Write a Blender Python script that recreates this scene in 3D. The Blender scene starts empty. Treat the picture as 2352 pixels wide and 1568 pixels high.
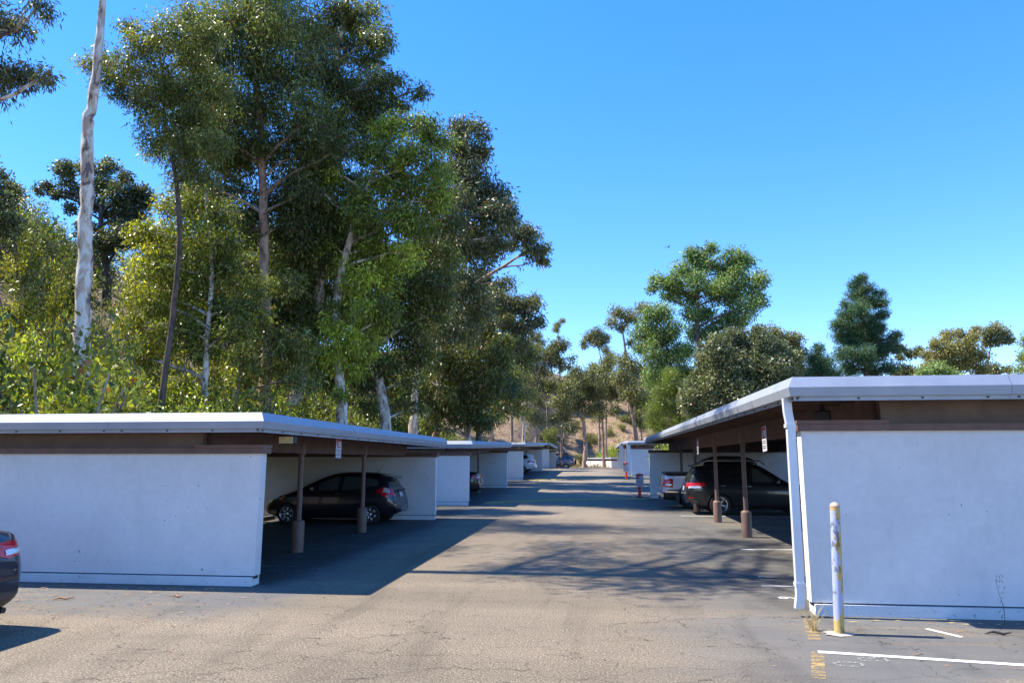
import bpy, bmesh, math, random
import numpy as np
from mathutils import Vector, Matrix
from mathutils.bvhtree import BVHTree

# ------------------------------------------------------------------ camera, sky, sun, exposure
S = bpy.context.scene
COL = S.collection
HC = 1.9                                   # eye height
FD = 1650.0                                # focal length in picture units of a 2352 wide frame
PITCH = math.atan2(272, FD)
YAW = math.atan2(197, math.hypot(FD, 272))
cd = bpy.data.cameras.new('camera'); cam = bpy.data.objects.new('camera', cd); COL.objects.link(cam)
cd.sensor_width = 36; cd.lens = FD / 2352 * 36; cd.clip_start = .05; cd.clip_end = 3000
cam.location = (0, 0, HC); cam.rotation_euler = (math.pi / 2 + PITCH, 0, YAW)
S.camera = cam
W = bpy.data.worlds.new('World'); S.world = W; W.use_nodes = True
SUN_EL = math.radians(55); SUN_ROT = math.radians(-88)
wn = W.node_tree
bgd = wn.nodes['Background']
sky = wn.nodes.new('ShaderNodeTexSky'); sky.sky_type = 'NISHITA'; sky.sun_disc = False
sky.sun_elevation = SUN_EL; sky.sun_rotation = SUN_ROT
sky.altitude = 0; sky.air_density = .75; sky.dust_density = .0; sky.ozone_density = 3.0
hs = wn.nodes.new('ShaderNodeHueSaturation'); hs.inputs['Saturation'].default_value = 1.58; hs.inputs['Hue'].default_value = .514; hs.inputs['Value'].default_value = 1.88
gm = wn.nodes.new('ShaderNodeGamma'); gm.inputs[1].default_value = .7
wn.links.new(sky.outputs[0], gm.inputs[0]); wn.links.new(gm.outputs[0], hs.inputs['Color']); wn.links.new(hs.outputs[0], bgd.inputs[0])
bgd.inputs[1].default_value = .15
sl = bpy.data.lights.new('sun', 'SUN'); sl.energy = 4.6; sl.angle = math.radians(.55); sl.color = (1, .915, .79)
so = bpy.data.objects.new('sun', sl); COL.objects.link(so)
sd = Vector((math.sin(SUN_ROT) * math.cos(SUN_EL), math.cos(SUN_ROT) * math.cos(SUN_EL), math.sin(SUN_EL)))
so.rotation_euler = sd.to_track_quat('Z', 'Y').to_euler()
so.location = sd * 60
S.view_settings.view_transform = 'Standard'; S.view_settings.look = 'None'
S.view_settings.exposure = 1.24; S.view_settings.gamma = 1
S.view_settings.use_curve_mapping = False

# ------------------------------------------------------------------ picture -> world helpers (used once, for siting)
def ray(x, y):
    a = (x - 1176) / FD; b = -(y - 784) / FD
    fw = math.cos(PITCH) - b * math.sin(PITCH); up = math.sin(PITCH) + b * math.cos(PITCH)
    return (a * math.cos(YAW) - fw * math.sin(YAW), a * math.sin(YAW) + fw * math.cos(YAW), up)
def at(x, y, Y):
    r = ray(x, y); t = Y / r[1]
    return Vector((r[0] * t, Y, HC + r[2] * t))

def sstep(a, b, x):
    t = min(1, max(0, (x - a) / (b - a))); return t * t * (3 - 2 * t)
LP = [(-100, 0), (24, 0), (29.5, .08), (42.3, .31), (51.3, .52), (60, .70), (69.4, .87), (79, 1.02), (85, 1.03), (92.5, .85), (100, .66), (110, .5), (400, .5)]
RP = [(-100, 0), (38, 0), (46, .3), (55, .57), (60, .68), (69.4, .87), (79, 1.02), (85, 1.03), (92.5, .85), (100, .66), (110, .5), (400, .5)]
def pl(P, y):
    for (a, u), (b, v) in zip(P, P[1:]):
        if y <= b: return u + (v - u) * (y - a) / (b - a)
    return P[-1][1]
def G(X, Y):
    t = sstep(-5, 2.6, X)
    return pl(LP, Y) * (1 - t) + pl(RP, Y) * t
def T(X, Y):
    s = max(0, -13.2 - X); s = s * s / (s + 5)
    zl = 27 * math.tanh(.8 * s / 27)
    b = max(0, Y - 112 - 19 * sstep(-16, -5, X)); b = b * b / (b + 8)
    fx = 1 - .72 * sstep(8, 55, X)
    zb = 27 * math.tanh(.62 * b / 27) * fx
    z = (zl ** 3 + zb ** 3) ** (1 / 3.)
    z += (.35 * math.sin(X * .31 + Y * .17) + .25 * math.sin(X * .13 - Y * .41)) * min(1, z / 4)
    return G(X, min(Y, 110)) - .06 + z

# ------------------------------------------------------------------ materials
def new_mat(name):
    m = bpy.data.materials.new(name); m.use_nodes = True
    nt = m.node_tree; return m, nt, nt.nodes['Principled BSDF']
def N(nt, t, **k):
    n = nt.nodes.new(t)
    for a, b in k.items():
        if a.startswith('i_'): n.inputs[a[2:].replace('_', ' ')].default_value = b
        else: setattr(n, a, b)
    return n
def ramp(nt, src, stops):
    r = nt.nodes.new('ShaderNodeValToRGB'); e = r.color_ramp.elements
    while len(e) < len(stops): e.new(.5)
    for el, (p, c) in zip(e, stops):
        el.position = p; el.color = (c[0], c[1], c[2], 1) if hasattr(c, '__len__') else (c, c, c, 1)
    nt.links.new(src, r.inputs[0]); return r.outputs[0]
def noise(nt, vec, scale, detail=4, rough=.5, dist=0):
    n = N(nt, 'ShaderNodeTexNoise'); n.inputs['Scale'].default_value = scale; n.inputs['Detail'].default_value = detail
    n.inputs['Roughness'].default_value = rough; n.inputs['Distortion'].default_value = dist
    nt.links.new(vec, n.inputs['Vector']); return n.outputs[0]
def coords(nt, scale=(1, 1, 1), kind='Object'):
    t = N(nt, 'ShaderNodeTexCoord'); m = N(nt, 'ShaderNodeMapping'); m.inputs['Scale'].default_value = scale
    nt.links.new(t.outputs[kind], m.inputs[0]); return m.outputs[0]
def mix(nt, f, a, b, mode='MIX'):
    m = N(nt, 'ShaderNodeMix', data_type='RGBA', blend_type=mode)
    for i, v in ((0, f), (6, a), (7, b)):
        if hasattr(v, 'is_linked'): nt.links.new(v, m.inputs[i])
        elif i == 0: m.inputs[0].default_value = v
        else: m.inputs[i].default_value = (v[0], v[1], v[2], 1)
    return m.outputs[2]
def bump(nt, b, h, dist=.01, strength=1):
    n = N(nt, 'ShaderNodeBump'); n.inputs['Distance'].default_value = dist; n.inputs['Strength'].default_value = strength
    nt.links.new(h, n.inputs['Height']); nt.links.new(n.outputs[0], b.inputs['Normal'])
def simple(name, c, rough=.6, metal=0, var=.12, sc=6, bd=0, bs=40, coat=0, spec=.5):
    m, nt, b = new_mat(name); v = coords(nt)
    b.inputs['Roughness'].default_value = rough; b.inputs['Metallic'].default_value = metal
    b.inputs['Specular IOR Level'].default_value = spec
    if coat: b.inputs['Coat Weight'].default_value = coat; b.inputs['Coat Roughness'].default_value = .04
    col = ramp(nt, noise(nt, v, sc, 6, .6), [(.3, tuple(x * (1 - var) for x in c)), (.7, tuple(min(1, x * (1 + var)) for x in c))])
    nt.links.new(col, b.inputs['Base Color'])
    if bd: bump(nt, b, noise(nt, v, bs, 4), bd)
    return m

def m_stucco():
    m, nt, b = new_mat('white_stucco'); v = coords(nt)
    big = noise(nt, v, 1.1, 5, .65); sm = noise(nt, v, 9, 6, .7)
    c = ramp(nt, big, [(.30, (.60, .59, .575)), (.62, (.71, .70, .69))])
    c = mix(nt, .35, c, ramp(nt, sm, [(.35, (.58, .58, .57)), (.6, (.71, .70, .69))]), 'MIX')
    spots = ramp(nt, noise(nt, v, 13, 2, .4), [(.215, .25), (.235, 1)])
    c = mix(nt, 1, c, spots, 'MULTIPLY')
    vs = coords(nt, (3.5, 3.5, .5)); st = ramp(nt, noise(nt, vs, 1.2, 4, .6), [(.60, 1), (.75, .95)])
    c = mix(nt, 1, c, st, 'MULTIPLY')
    nt.links.new(c, b.inputs['Base Color']); b.inputs['Roughness'].default_value = .9
    bump(nt, b, noise(nt, v, 70, 5, .7), .006, .6); return m
def m_foot():
    m, nt, b = new_mat('painted_footing'); v = coords(nt)
    chips = ramp(nt, noise(nt, v, 17, 6, .75), [(.33, (.10, .10, .095)), (.40, (.68, .70, .71))])
    nt.links.new(mix(nt, .4, chips, ramp(nt, noise(nt, v, 3, 4), [(.3, (.5, .51, .5)), (.7, (.75, .76, .77))])), b.inputs['Base Color'])
    b.inputs['Roughness'].default_value = .85; bump(nt, b, noise(nt, v, 25, 5, .7), .015); return m
def m_asphalt():
    m, nt, b = new_mat('asphalt'); v = coords(nt)
    sx = N(nt, 'ShaderNodeSeparateXYZ'); nt.links.new(v, sx.inputs[0])
    def mth(op, a, c=None, d=None):
        n = N(nt, 'ShaderNodeMath', operation=op)
        for i, q in enumerate((a, c, d)):
            if q is None: continue
            if hasattr(q, 'is_linked'): nt.links.new(q, n.inputs[i])
            else: n.inputs[i].default_value = q
        return n.outputs[0]
    def mr(val, a, c):
        n = N(nt, 'ShaderNodeMapRange', interpolation_type='SMOOTHSTEP'); nt.links.new(val, n.inputs[0])
        n.inputs[1].default_value = a; n.inputs[2].default_value = c; return n.outputs[0]
    X, Y = sx.outputs[0], sx.outputs[1]
    vw = coords(nt, (.35, 1.0, 1)); wob = noise(nt, vw, .9, 6, .65)
    wx = mth('ADD', X, mth('MULTIPLY', mth('SUBTRACT', wob, .5), 3.2))
    wy = mth('ADD', Y, mth('MULTIPLY', mth('SUBTRACT', wob, .5), 2.6))
    left = mth('MULTIPLY', mr(mth('SUBTRACT', mth('MULTIPLY', wx, -1), 4.3), -.6, .7), mr(mth('ADD', wy, mth('MULTIPLY', X, -.12)), 9.0, 10.1))
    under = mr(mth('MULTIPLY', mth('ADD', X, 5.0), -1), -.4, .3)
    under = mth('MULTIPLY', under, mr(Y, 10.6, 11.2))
    right = mr(wx, .1, 2.6)
    grey = mth('MAXIMUM', mth('MAXIMUM', left, under), right)
    vp = coords(nt, (.25, 1.5, 1)); patch = noise(nt, vp, 1.3, 7, .7, .4)
    grey = mth('MULTIPLY', grey, mr(mth('ADD', patch, mth('MULTIPLY', under, .5)), .30, .50))
    st = noise(nt, v, 48, 3, .85); st2 = noise(nt, v, 130, 2, .8)
    beige = ramp(nt, st, [(.34, (.042, .031, .021)), (.45, (.145, .116, .078)), (.57, (.25, .20, .136)), (.67, (.60, .52, .39))])
    gr = ramp(nt, st2, [(.34, (.055, .053, .050)), (.5, (.120, .118, .110)), (.68, (.26, .25, .23))])
    col = mix(nt, grey, beige, gr)
    col = mix(nt, under, col, mix(nt, 1, col, (.38, .38, .38), 'MULTIPLY'))  # darker seal coat under left carports, deepened to paint in the roof's shade
    lg = ramp(nt, noise(nt, vp, .55, 6, .6), [(.3, .80), (.7, 1.12)])
    col = mix(nt, 1, col, lg, 'MULTIPLY')
    # oily darker streaks
    vq = coords(nt, (.5, 2.4, 1)); oil = ramp(nt, noise(nt, vq, 1.1, 7, .72, .8), [(.60, 1), (.70, .78)])
    col = mix(nt, 1, col, oil, 'MULTIPLY')
    vt = coords(nt, (1.3, .22, 1)); wp = ramp(nt, noise(nt, vt, 1.0, 5, .6, .5), [(.50, 1), (.66, .74)])
    col = mix(nt, 1, col, wp, 'MULTIPLY')
    drip = ramp(nt, noise(nt, v, 2.1, 3, .5), [(.665, 1), (.70, .5)]); col = mix(nt, right, col, mix(nt, 1, col, drip, 'MULTIPLY'))
    # joints of the far lane go plainer grey brown
    far = mr(Y, 14, 40)
    col = mix(nt, mth('MULTIPLY', far, .7), col, mix(nt, grey, (.225, .188, .146), (.095, .09, .082)))
    # cracks
    vc = coords(nt, (.55, 1.2, 1)); dv = N(nt, 'ShaderNodeVectorMath', operation='ADD')
    cn = N(nt, 'ShaderNodeTexNoise'); cn.inputs['Scale'].default_value = 2.5; cn.inputs['Detail'].default_value = 7; nt.links.new(vc, cn.inputs['Vector'])
    sc = N(nt, 'ShaderNodeVectorMath', operation='SCALE'); sc.inputs[3].default_value = .55; nt.links.new(cn.outputs[1], sc.inputs[0])
    nt.links.new(vc, dv.inputs[0]); nt.links.new(sc.outputs[0], dv.inputs[1])
    vo = N(nt, 'ShaderNodeTexVoronoi', feature='DISTANCE_TO_EDGE'); vo.inputs['Scale'].default_value = 1.9; nt.links.new(dv.outputs[0], vo.inputs['Vector'])
    line = ramp(nt, vo.outputs['Distance'], [(.002, 0), (.008, 1)])
    cm = ramp(nt, noise(nt, v, .33, 3), [(.40, 1), (.46, 0)])
    crack = mix(nt, 1, line, cm, 'LIGHTEN')
    col = mix(nt, 1, col, mix(nt, 1, crack, (.30, .30, .30), 'LIGHTEN'), 'MULTIPLY')
    nt.links.new(col, b.inputs['Base Color']); b.inputs['Roughness'].default_value = .82; b.inputs['Specular IOR Level'].default_value = .35
    h = mix(nt, .5, st, st2); bump(nt, b, h, .012, .8)
    return m
def m_metal():
    m, nt, b = new_mat('galvanised_fascia'); v = coords(nt)
    b.inputs['Metallic'].default_value = .4
    nt.links.new(ramp(nt, noise(nt, v, 2.3, 6, .6), [(.3, (.31, .345, .40)), (.7, (.37, .405, .46))]), b.inputs['Base Color'])
    nt.links.new(ramp(nt, noise(nt, v, 5, 5, .6), [(.3, .48), (.7, .6)]), b.inputs['Roughness'])
    bump(nt, b, noise(nt, v, 1.7, 3), .01, .4); return m
def m_paint_worn(name, c, lo=.44, hi=.5):
    m, nt, b = new_mat(name); v = coords(nt, (.6, 3, 1))
    nt.links.new(ramp(nt, noise(nt, v, 9, 5, .7), [(.2, tuple(x * .85 for x in c)), (.7, c)]), b.inputs['Base Color'])
    b.inputs['Roughness'].default_value = .8
    nt.links.new(ramp(nt, noise(nt, v, 11, 6, .75), [(lo, 0), (hi, 1)]), b.inputs['Alpha']); return m
def m_leaf(name, lo, hi, tip, tr=.35, rough=.42):
    m, nt, b = new_mat(name)
    a = N(nt, 'ShaderNodeAttribute', attribute_name='tint'); s = N(nt, 'ShaderNodeSeparateColor'); nt.links.new(a.outputs['Color'], s.inputs[0])
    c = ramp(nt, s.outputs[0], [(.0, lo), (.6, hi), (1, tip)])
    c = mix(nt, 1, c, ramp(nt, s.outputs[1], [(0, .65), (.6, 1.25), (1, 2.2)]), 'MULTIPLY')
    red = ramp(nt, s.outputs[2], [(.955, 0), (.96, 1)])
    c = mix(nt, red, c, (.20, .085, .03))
    nt.links.new(c, b.inputs['Base Color']); b.inputs['Roughness'].default_value = rough
    t = N(nt, 'ShaderNodeBsdfTranslucent'); nt.links.new(mix(nt, 1, c, (1.35, 1.45, .55), 'MULTIPLY'), t.inputs[0])
    mx = N(nt, 'ShaderNodeMixShader'); mx.inputs[0].default_value = tr
    nt.links.new(b.outputs[0], mx.inputs[1]); nt.links.new(t.outputs[0], mx.inputs[2])
    nt.links.new(mx.outputs[0], nt.nodes['Material Output'].inputs[0]); return m
def m_bark(name, pale, mid, dark, sc=2.2, d0=.5):
    m, nt, b = new_mat(name); v = coords(nt, (1, 1, .42)); sc *= 1.9
    n1 = noise(nt, v, sc, 5, .62, .6); n2 = noise(nt, v, sc * 1.9, 4, .6, .3)
    c = ramp(nt, n1, [(.40, pale), (.44, pale), (d0, mid), (d0 + .07, mid), (d0 + .085, dark)])
    c = mix(nt, .22, c, ramp(nt, n2, [(.35, tuple(x * .75 for x in pale)), (.6, pale)]), 'MULTIPLY')
    nt.links.new(c, b.inputs['Base Color']); b.inputs['Roughness'].default_value = .8
    bump(nt, b, n1, .03); return m
def m_hill():
    m, nt, b = new_mat('dry_hillside'); v = coords(nt)
    a = noise(nt, v, .16, 6, .7); c = noise(nt, v, 2.2, 6, .75)
    col = ramp(nt, c, [(.3, (.10, .06, .035)), (.5, (.24, .16, .10)), (.72, (.44, .33, .23))])
    col = mix(nt, ramp(nt, a, [(.5, 0), (.6, 1)]), col, ramp(nt, c, [(.3, (.10, .085, .03)), (.7, (.26, .20, .08))]))
    nt.links.new(col, b.inputs['Base Color']); b.inputs['Roughness'].default_value = .95
    bump(nt, b, c, .12); return m
def m_car(name, c, metal=.35):
    m, nt, b = new_mat(name)
    b.inputs['Base Color'].default_value = (*c, 1); b.inputs['Metallic'].default_value = metal
    b.inputs['Roughness'].default_value = .32; b.inputs['Coat Weight'].default_value = 1; b.inputs['Coat Roughness'].default_value = .05
    v = coords(nt); nt.links.new(ramp(nt, noise(nt, v, 4, 4), [(.35, tuple(x * .9 for x in c)), (.7, tuple(min(1, x * 1.08 + .004) for x in c))]), b.inputs['Base Color'])
    return m

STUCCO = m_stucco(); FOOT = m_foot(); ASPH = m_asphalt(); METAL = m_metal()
BROWN = simple('brown_trim_paint', (.15, .085, .066), .7, 0, .18, 5, .004, 30)
BSTUC = simple('brown_stucco', (.165, .112, .085), .9, 0, .2, 3, .006, 60)
RAFT = simple('rafter_paint', (.12, .07, .055), .75, 0, .25, 4)
DECK = simple('roof_underside', (.075, .048, .038), .8, 0, .2, 3)
GRAV = simple('roof_gravel', (.42, .41, .39), .95, 0, .25, 14, .01, 60)
POSTM = simple('post_paint', (.165, .105, .085), .55, 0, .16, 8, .003, 25)
WHITEM = simple('white_painted_metal', (.62, .66, .70), .4, .1, .06, 3)
YPAINT = m_paint_worn('worn_yellow_paint', (.46, .32, .13), .46, .60)
YHUMP = m_paint_worn('hump_yellow_paint', (.72, .56, .12), .46, .56)
WPAINT = m_paint_worn('worn_white_paint', (.78, .78, .76), .30, .40)
WFADE = m_paint_worn('faded_white_paint', (.42, .42, .40), .49, .60)
HILL = m_hill()
RUB = simple('black_rubber', (.018, .018, .019), .75)
PLAS = simple('black_plastic', (.02, .02, .022), .55)
SILV = simple('alloy_silver', (.62, .63, .65), .25, .85, .05)
GLASSD = simple('dark_car_glass', (.012, .014, .015), .06, 0, .05, 3, coat=.3)
GLASSP = simple('grey_car_glass', (.05, .06, .06), .08, 0, .1, 3)
CHROME = simple('chrome', (.8, .8, .82), .12, 1, .02)
REDL = simple('red_lens', (.55, .01, .015), .15, 0, .2, 8, coat=.6)
CLRL = simple('clear_lens', (.62, .63, .66), .12, .3, .15, 14, coat=.6)
AMBL = simple('amber_lens', (.75, .16, .02), .2)
REDP = simple('red_plastic', (.85, .03, .015), .45, 0, .08)
SIGNW = simple('sign_white', (.52, .51, .52), .5, 0, .06)
SIGNR = simple('sign_red_print', (.42, .02, .035), .5, 0, .1)
SIGNK = simple('sign_black_print', (.03, .03, .04), .5)
LENS = simple('lamp_lens', (.62, .50, .26), .3, 0, .15, 12)
BRONZE = simple('dark_lamp_housing', (.03, .027, .026), .5, .2)
LITTER = simple('dry_leaf', (.30, .16, .085), .8, 0, .5, 1.3)
STRAW = simple('dry_grass', (.42, .33, .15), .85, 0, .3, 3)

# ------------------------------------------------------------------ object helpers
def tag(o, label=None, cat=None, group=None, kind=None):
    for k, v in (('label', label), ('category', cat), ('group', group), ('kind', kind)):
        if v: o[k] = v
    return o
def empty(name, loc=(0, 0, 0), rz=0):
    o = bpy.data.objects.new(name, None); COL.objects.link(o); o.location = loc; o.rotation_euler = (0, 0, rz)
    o.empty_display_size = .3; return o
class MB:
    def __init__(s): s.v = []; s.f = []
    def add(s, vs, fs):
        k = len(s.v); s.v += [tuple(v) for v in vs]; s.f += [tuple(i + k for i in f) for f in fs]; return s
    def box(s, x0, x1, y0, y1, z0, z1):
        return s.add([(x, y, z) for z in (z0, z1) for x, y in ((x0, y0), (x1, y0), (x1, y1), (x0, y1))],
                     [(3, 2, 1, 0), (4, 5, 6, 7), (0, 1, 5, 4), (1, 2, 6, 5), (2, 3, 7, 6), (3, 0, 4, 7)])
    def tube(s, pts, rad, n=8, cap=True):
        pts = [Vector(p) for p in pts]; k0 = len(s.v); vs = []; up = Vector((.3, .9, .1)).normalized()
        for i, p in enumerate(pts):
            d = (pts[min(i + 1, len(pts) - 1)] - pts[max(i - 1, 0)]).normalized()
            a = d.cross(up)
            if a.length < 1e-3: a = d.cross(Vector((1, 0, 0)))
            a.normalize(); b = d.cross(a); r = rad[i] if hasattr(rad, '__len__') else rad
            vs += [p + (a * math.cos(t) + b * math.sin(t)) * r for t in [2 * math.pi * j / n for j in range(n)]]
        fs = [(i * n + j, i * n + (j + 1) % n, (i + 1) * n + (j + 1) % n, (i + 1) * n + j) for i in range(len(pts) - 1) for j in range(n)]
        if cap: fs += [tuple(range(n))[::-1], tuple((len(pts) - 1) * n + j for j in range(n))]
        return s.add(vs, fs)
    def lathe(s, prof, c=(0, 0, 0), n=20, axis='z'):
        vs = []
        for r, h in prof:
            for j in range(n):
                t = 2 * math.pi * j / n; a, b = r * math.cos(t), r * math.sin(t)
                q = (a, b, h) if axis == 'z' else (a, h, b)
                vs.append((c[0] + q[0], c[1] + q[1], c[2] + q[2]))
        fs = [(i * n + j, i * n + (j + 1) % n, (i + 1) * n + (j + 1) % n, (i + 1) * n + j) for i in range(len(prof) - 1) for j in range(n)]
        if axis != 'z': fs = [f[::-1] for f in fs]
        return s.add(vs, fs)
    def build(s, name, mat, parent=None, smooth=False, xf=None, bevel=0):
        me = bpy.data.meshes.new(name)
        vs = [xf(v) for v in s.v] if xf else s.v
        me.from_pydata(vs, [], s.f); me.update()
        if bevel:
            bm = bmesh.new(); bm.from_mesh(me)
            bmesh.ops.bevel(bm, geom=bm.edges[:], offset=bevel, segments=2, affect='EDGES', profile=.5)
            bm.to_mesh(me); bm.free()
        if smooth:
            me.polygons.foreach_set('use_smooth', [True] * len(me.polygons))
        me.materials.append(mat)
        o = bpy.data.objects.new(name, me); COL.objects.link(o)
        if parent: o.parent = parent
        return o
def copy_tree(o, parent=None):
    c = o.copy(); COL.objects.link(c)
    if parent: c.parent = parent
    for ch in o.children: copy_tree(ch, c)
    return c
def textmesh(name, txt, size, mat, parent, loc, rot, ext=.0015):
    cu = bpy.data.curves.new(name, 'FONT'); cu.body = txt; cu.size = size; cu.extrude = ext; cu.align_x = 'CENTER'; cu.align_y = 'CENTER'
    t = bpy.data.objects.new(name, cu); COL.objects.link(t)
    dg = bpy.context.evaluated_depsgraph_get(); dg.update()
    me = bpy.data.meshes.new_from_object(t.evaluated_get(dg)); bpy.data.objects.remove(t)
    me.materials.clear(); me.materials.append(mat)
    o = bpy.data.objects.new(name, me); COL.objects.link(o); o.parent = parent; o.location = loc; o.rotation_euler = rot
    return o

# ------------------------------------------------------------------ ground
def sheet(name, xs, ys, fn, mat, smooth=True):
    vs = [(x, y, fn(x, y)) for y in ys for x in xs]; n = len(xs)
    fs = [(j * n + i, j * n + i + 1, (j + 1) * n + i + 1, (j + 1) * n + i) for j in range(len(ys) - 1) for i in range(n - 1)]
    return MB().add(vs, fs).build(name, mat, smooth=smooth)
def fr(a, b, s): return [a + (b - a) * i / round((b - a) / s) for i in range(round((b - a) / s) + 1)]
def terr(x, y):
    t = T(x, y)
    if -14 < x < 60 and -40 < y < 112: t = min(t, G(x, y) - .08)
    return t
sheet('hillside', [-400, -300, -220, -160, -120] + fr(-100, 60, 2) + [80, 110, 150, 220, 300, 400], [-80, -40, -20, -10] + fr(0, 200, 2) + [220, 250, 300, 380, 480, 700], terr, HILL)['kind'] = 'structure'
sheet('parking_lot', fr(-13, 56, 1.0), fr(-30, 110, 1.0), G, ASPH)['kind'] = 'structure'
# parking markings, each a thin sheet of paint
def strip(name, pts, w, mat, h=.005):
    vs = []; m = len(pts)
    for i, p in enumerate(pts):
        q = pts[min(i + 1, m - 1)]; r = pts[max(i - 1, 0)]
        d = Vector((q[0] - r[0], q[1] - r[1])).normalized(); nx, ny = -d.y * w / 2, d.x * w / 2
        vs += [(p[0] + nx, p[1] + ny, G(p[0], p[1]) + h), (p[0] - nx, p[1] - ny, G(p[0], p[1]) + h)]
    o = MB().add(vs, [(2 * i, 2 * i + 1, 2 * i + 3, 2 * i + 2) for i in range(m - 1)]).build(name, mat)
    o['kind'] = 'structure'; return o
strip('parking_line', [(2.16, 7.93), (3.94, 7.66), (6.4, 7.3)], .085, WPAINT)
strip('parking_line', [(2.5, 9.5), (2.27, 8.42)], .13, YPAINT)
strip('parking_line', [(2.14, 7.88), (1.9, 7.0)], .12, YPAINT)
strip('parking_line', [(3.0, 16.45), (8.5, 16.9)], .09, WPAINT)
strip('parking_line', [(2.45, 11.83), (8, 11.9)], .07, WPAINT)
strip('parking_line', [(2.7, 21.2), (8.5, 21.3)], .09, WFADE)
strip('parking_line', [(2.8, 25.9), (8.5, 26.0)], .09, WPAINT)
strip('parking_line', [(-11, 12.75), (-5.4, 12.97)], .08, WFADE)
strip('parking_line', [(-5.5, 12.2), (-4.7, 12.95)], .05, WFADE)
strip('parking_line', [(-11, 15.6), (-5.6, 15.5)], .08, WFADE)
strip('parking_line', [(-11, 18.4), (-5.6, 18.3)], .08, WFADE)
strip('parking_line', [(-11, 34.0), (-5.6, 34.0)], .09, WFADE)
def number(name, txt, size, loc, rz, mat):
    e = textmesh(name, txt, size, mat, None, (loc[0], loc[1], G(*loc) + .0055), (0, 0, rz), .0004); e['kind'] = 'structure'
number('stall_number', '0', .42, (2.33, 7.5), 1.6, WFADE)
number('stall_number', '8', .42, (2.62, 7.7), 1.6, WFADE)
number('stall_number', '1', .62, (3.8, 8.9), .5, WPAINT)
number('stall_number', '7', .34, (2.72, 12.7), 1.5, WPAINT)
number('stall_number', '9', .34, (2.6, 10.85), 1.5, WPAINT)
number('stall_number', '8', .36, (2.8, 14.9), 1.5, WFADE)
number('stall_number', '3', .36, (-5.9, 14.3), -1.5, WFADE)
number('stall_number', '2', .36, (-5.6, 12.4), -1.5, WFADE)
number('stall_number', '5', .36, (-5.7, 17.4), -1.5, WFADE)
def hump(p0, p1):
    a = Vector(p0); b = Vector(p1); d = (b - a).normalized(); n = Vector((-d.y, d.x)); L = (b - a).length
    vs = []; k = 24; prof = [(-.45, -.01), (-.3, .035), (-.12, .062), (.12, .062), (.3, .035), (.45, -.01)]
    for i in range(k + 1):
        for u, h in prof:
            p = a + d * (L * i / k) + n * u; vs.append((p.x, p.y, G(p.x, p.y) + h * (0 if i in (0, k) else 1)))
    m = len(prof)
    o = MB().add(vs, [(i * m + j, (i + 1) * m + j, (i + 1) * m + j + 1, i * m + j + 1) for i in range(k) for j in range(m - 1)]).build('speed_hump', ASPH, smooth=True)
    o['kind'] = 'structure'
    vs = []
    for i in range(k + 1):
        for u, h in ((-.29, .044), (-.12, .068), (.12, .068)):
            p = a + d * (L * (.03 + .94 * i / k)) + n * u; vs.append((p.x, p.y, G(p.x, p.y) + h))
    q = MB().add(vs, [(i * 3 + j, (i + 1) * 3 + j, (i + 1) * 3 + j + 1, i * 3 + j + 1) for i in range(k) for j in range(2)]).build('hump_paint', YHUMP)
    q.parent = o
hump((-5.0, 30.2), (2.9, 36.9)); hump((-5.0, 49.5), (2.6, 57.2))

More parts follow.
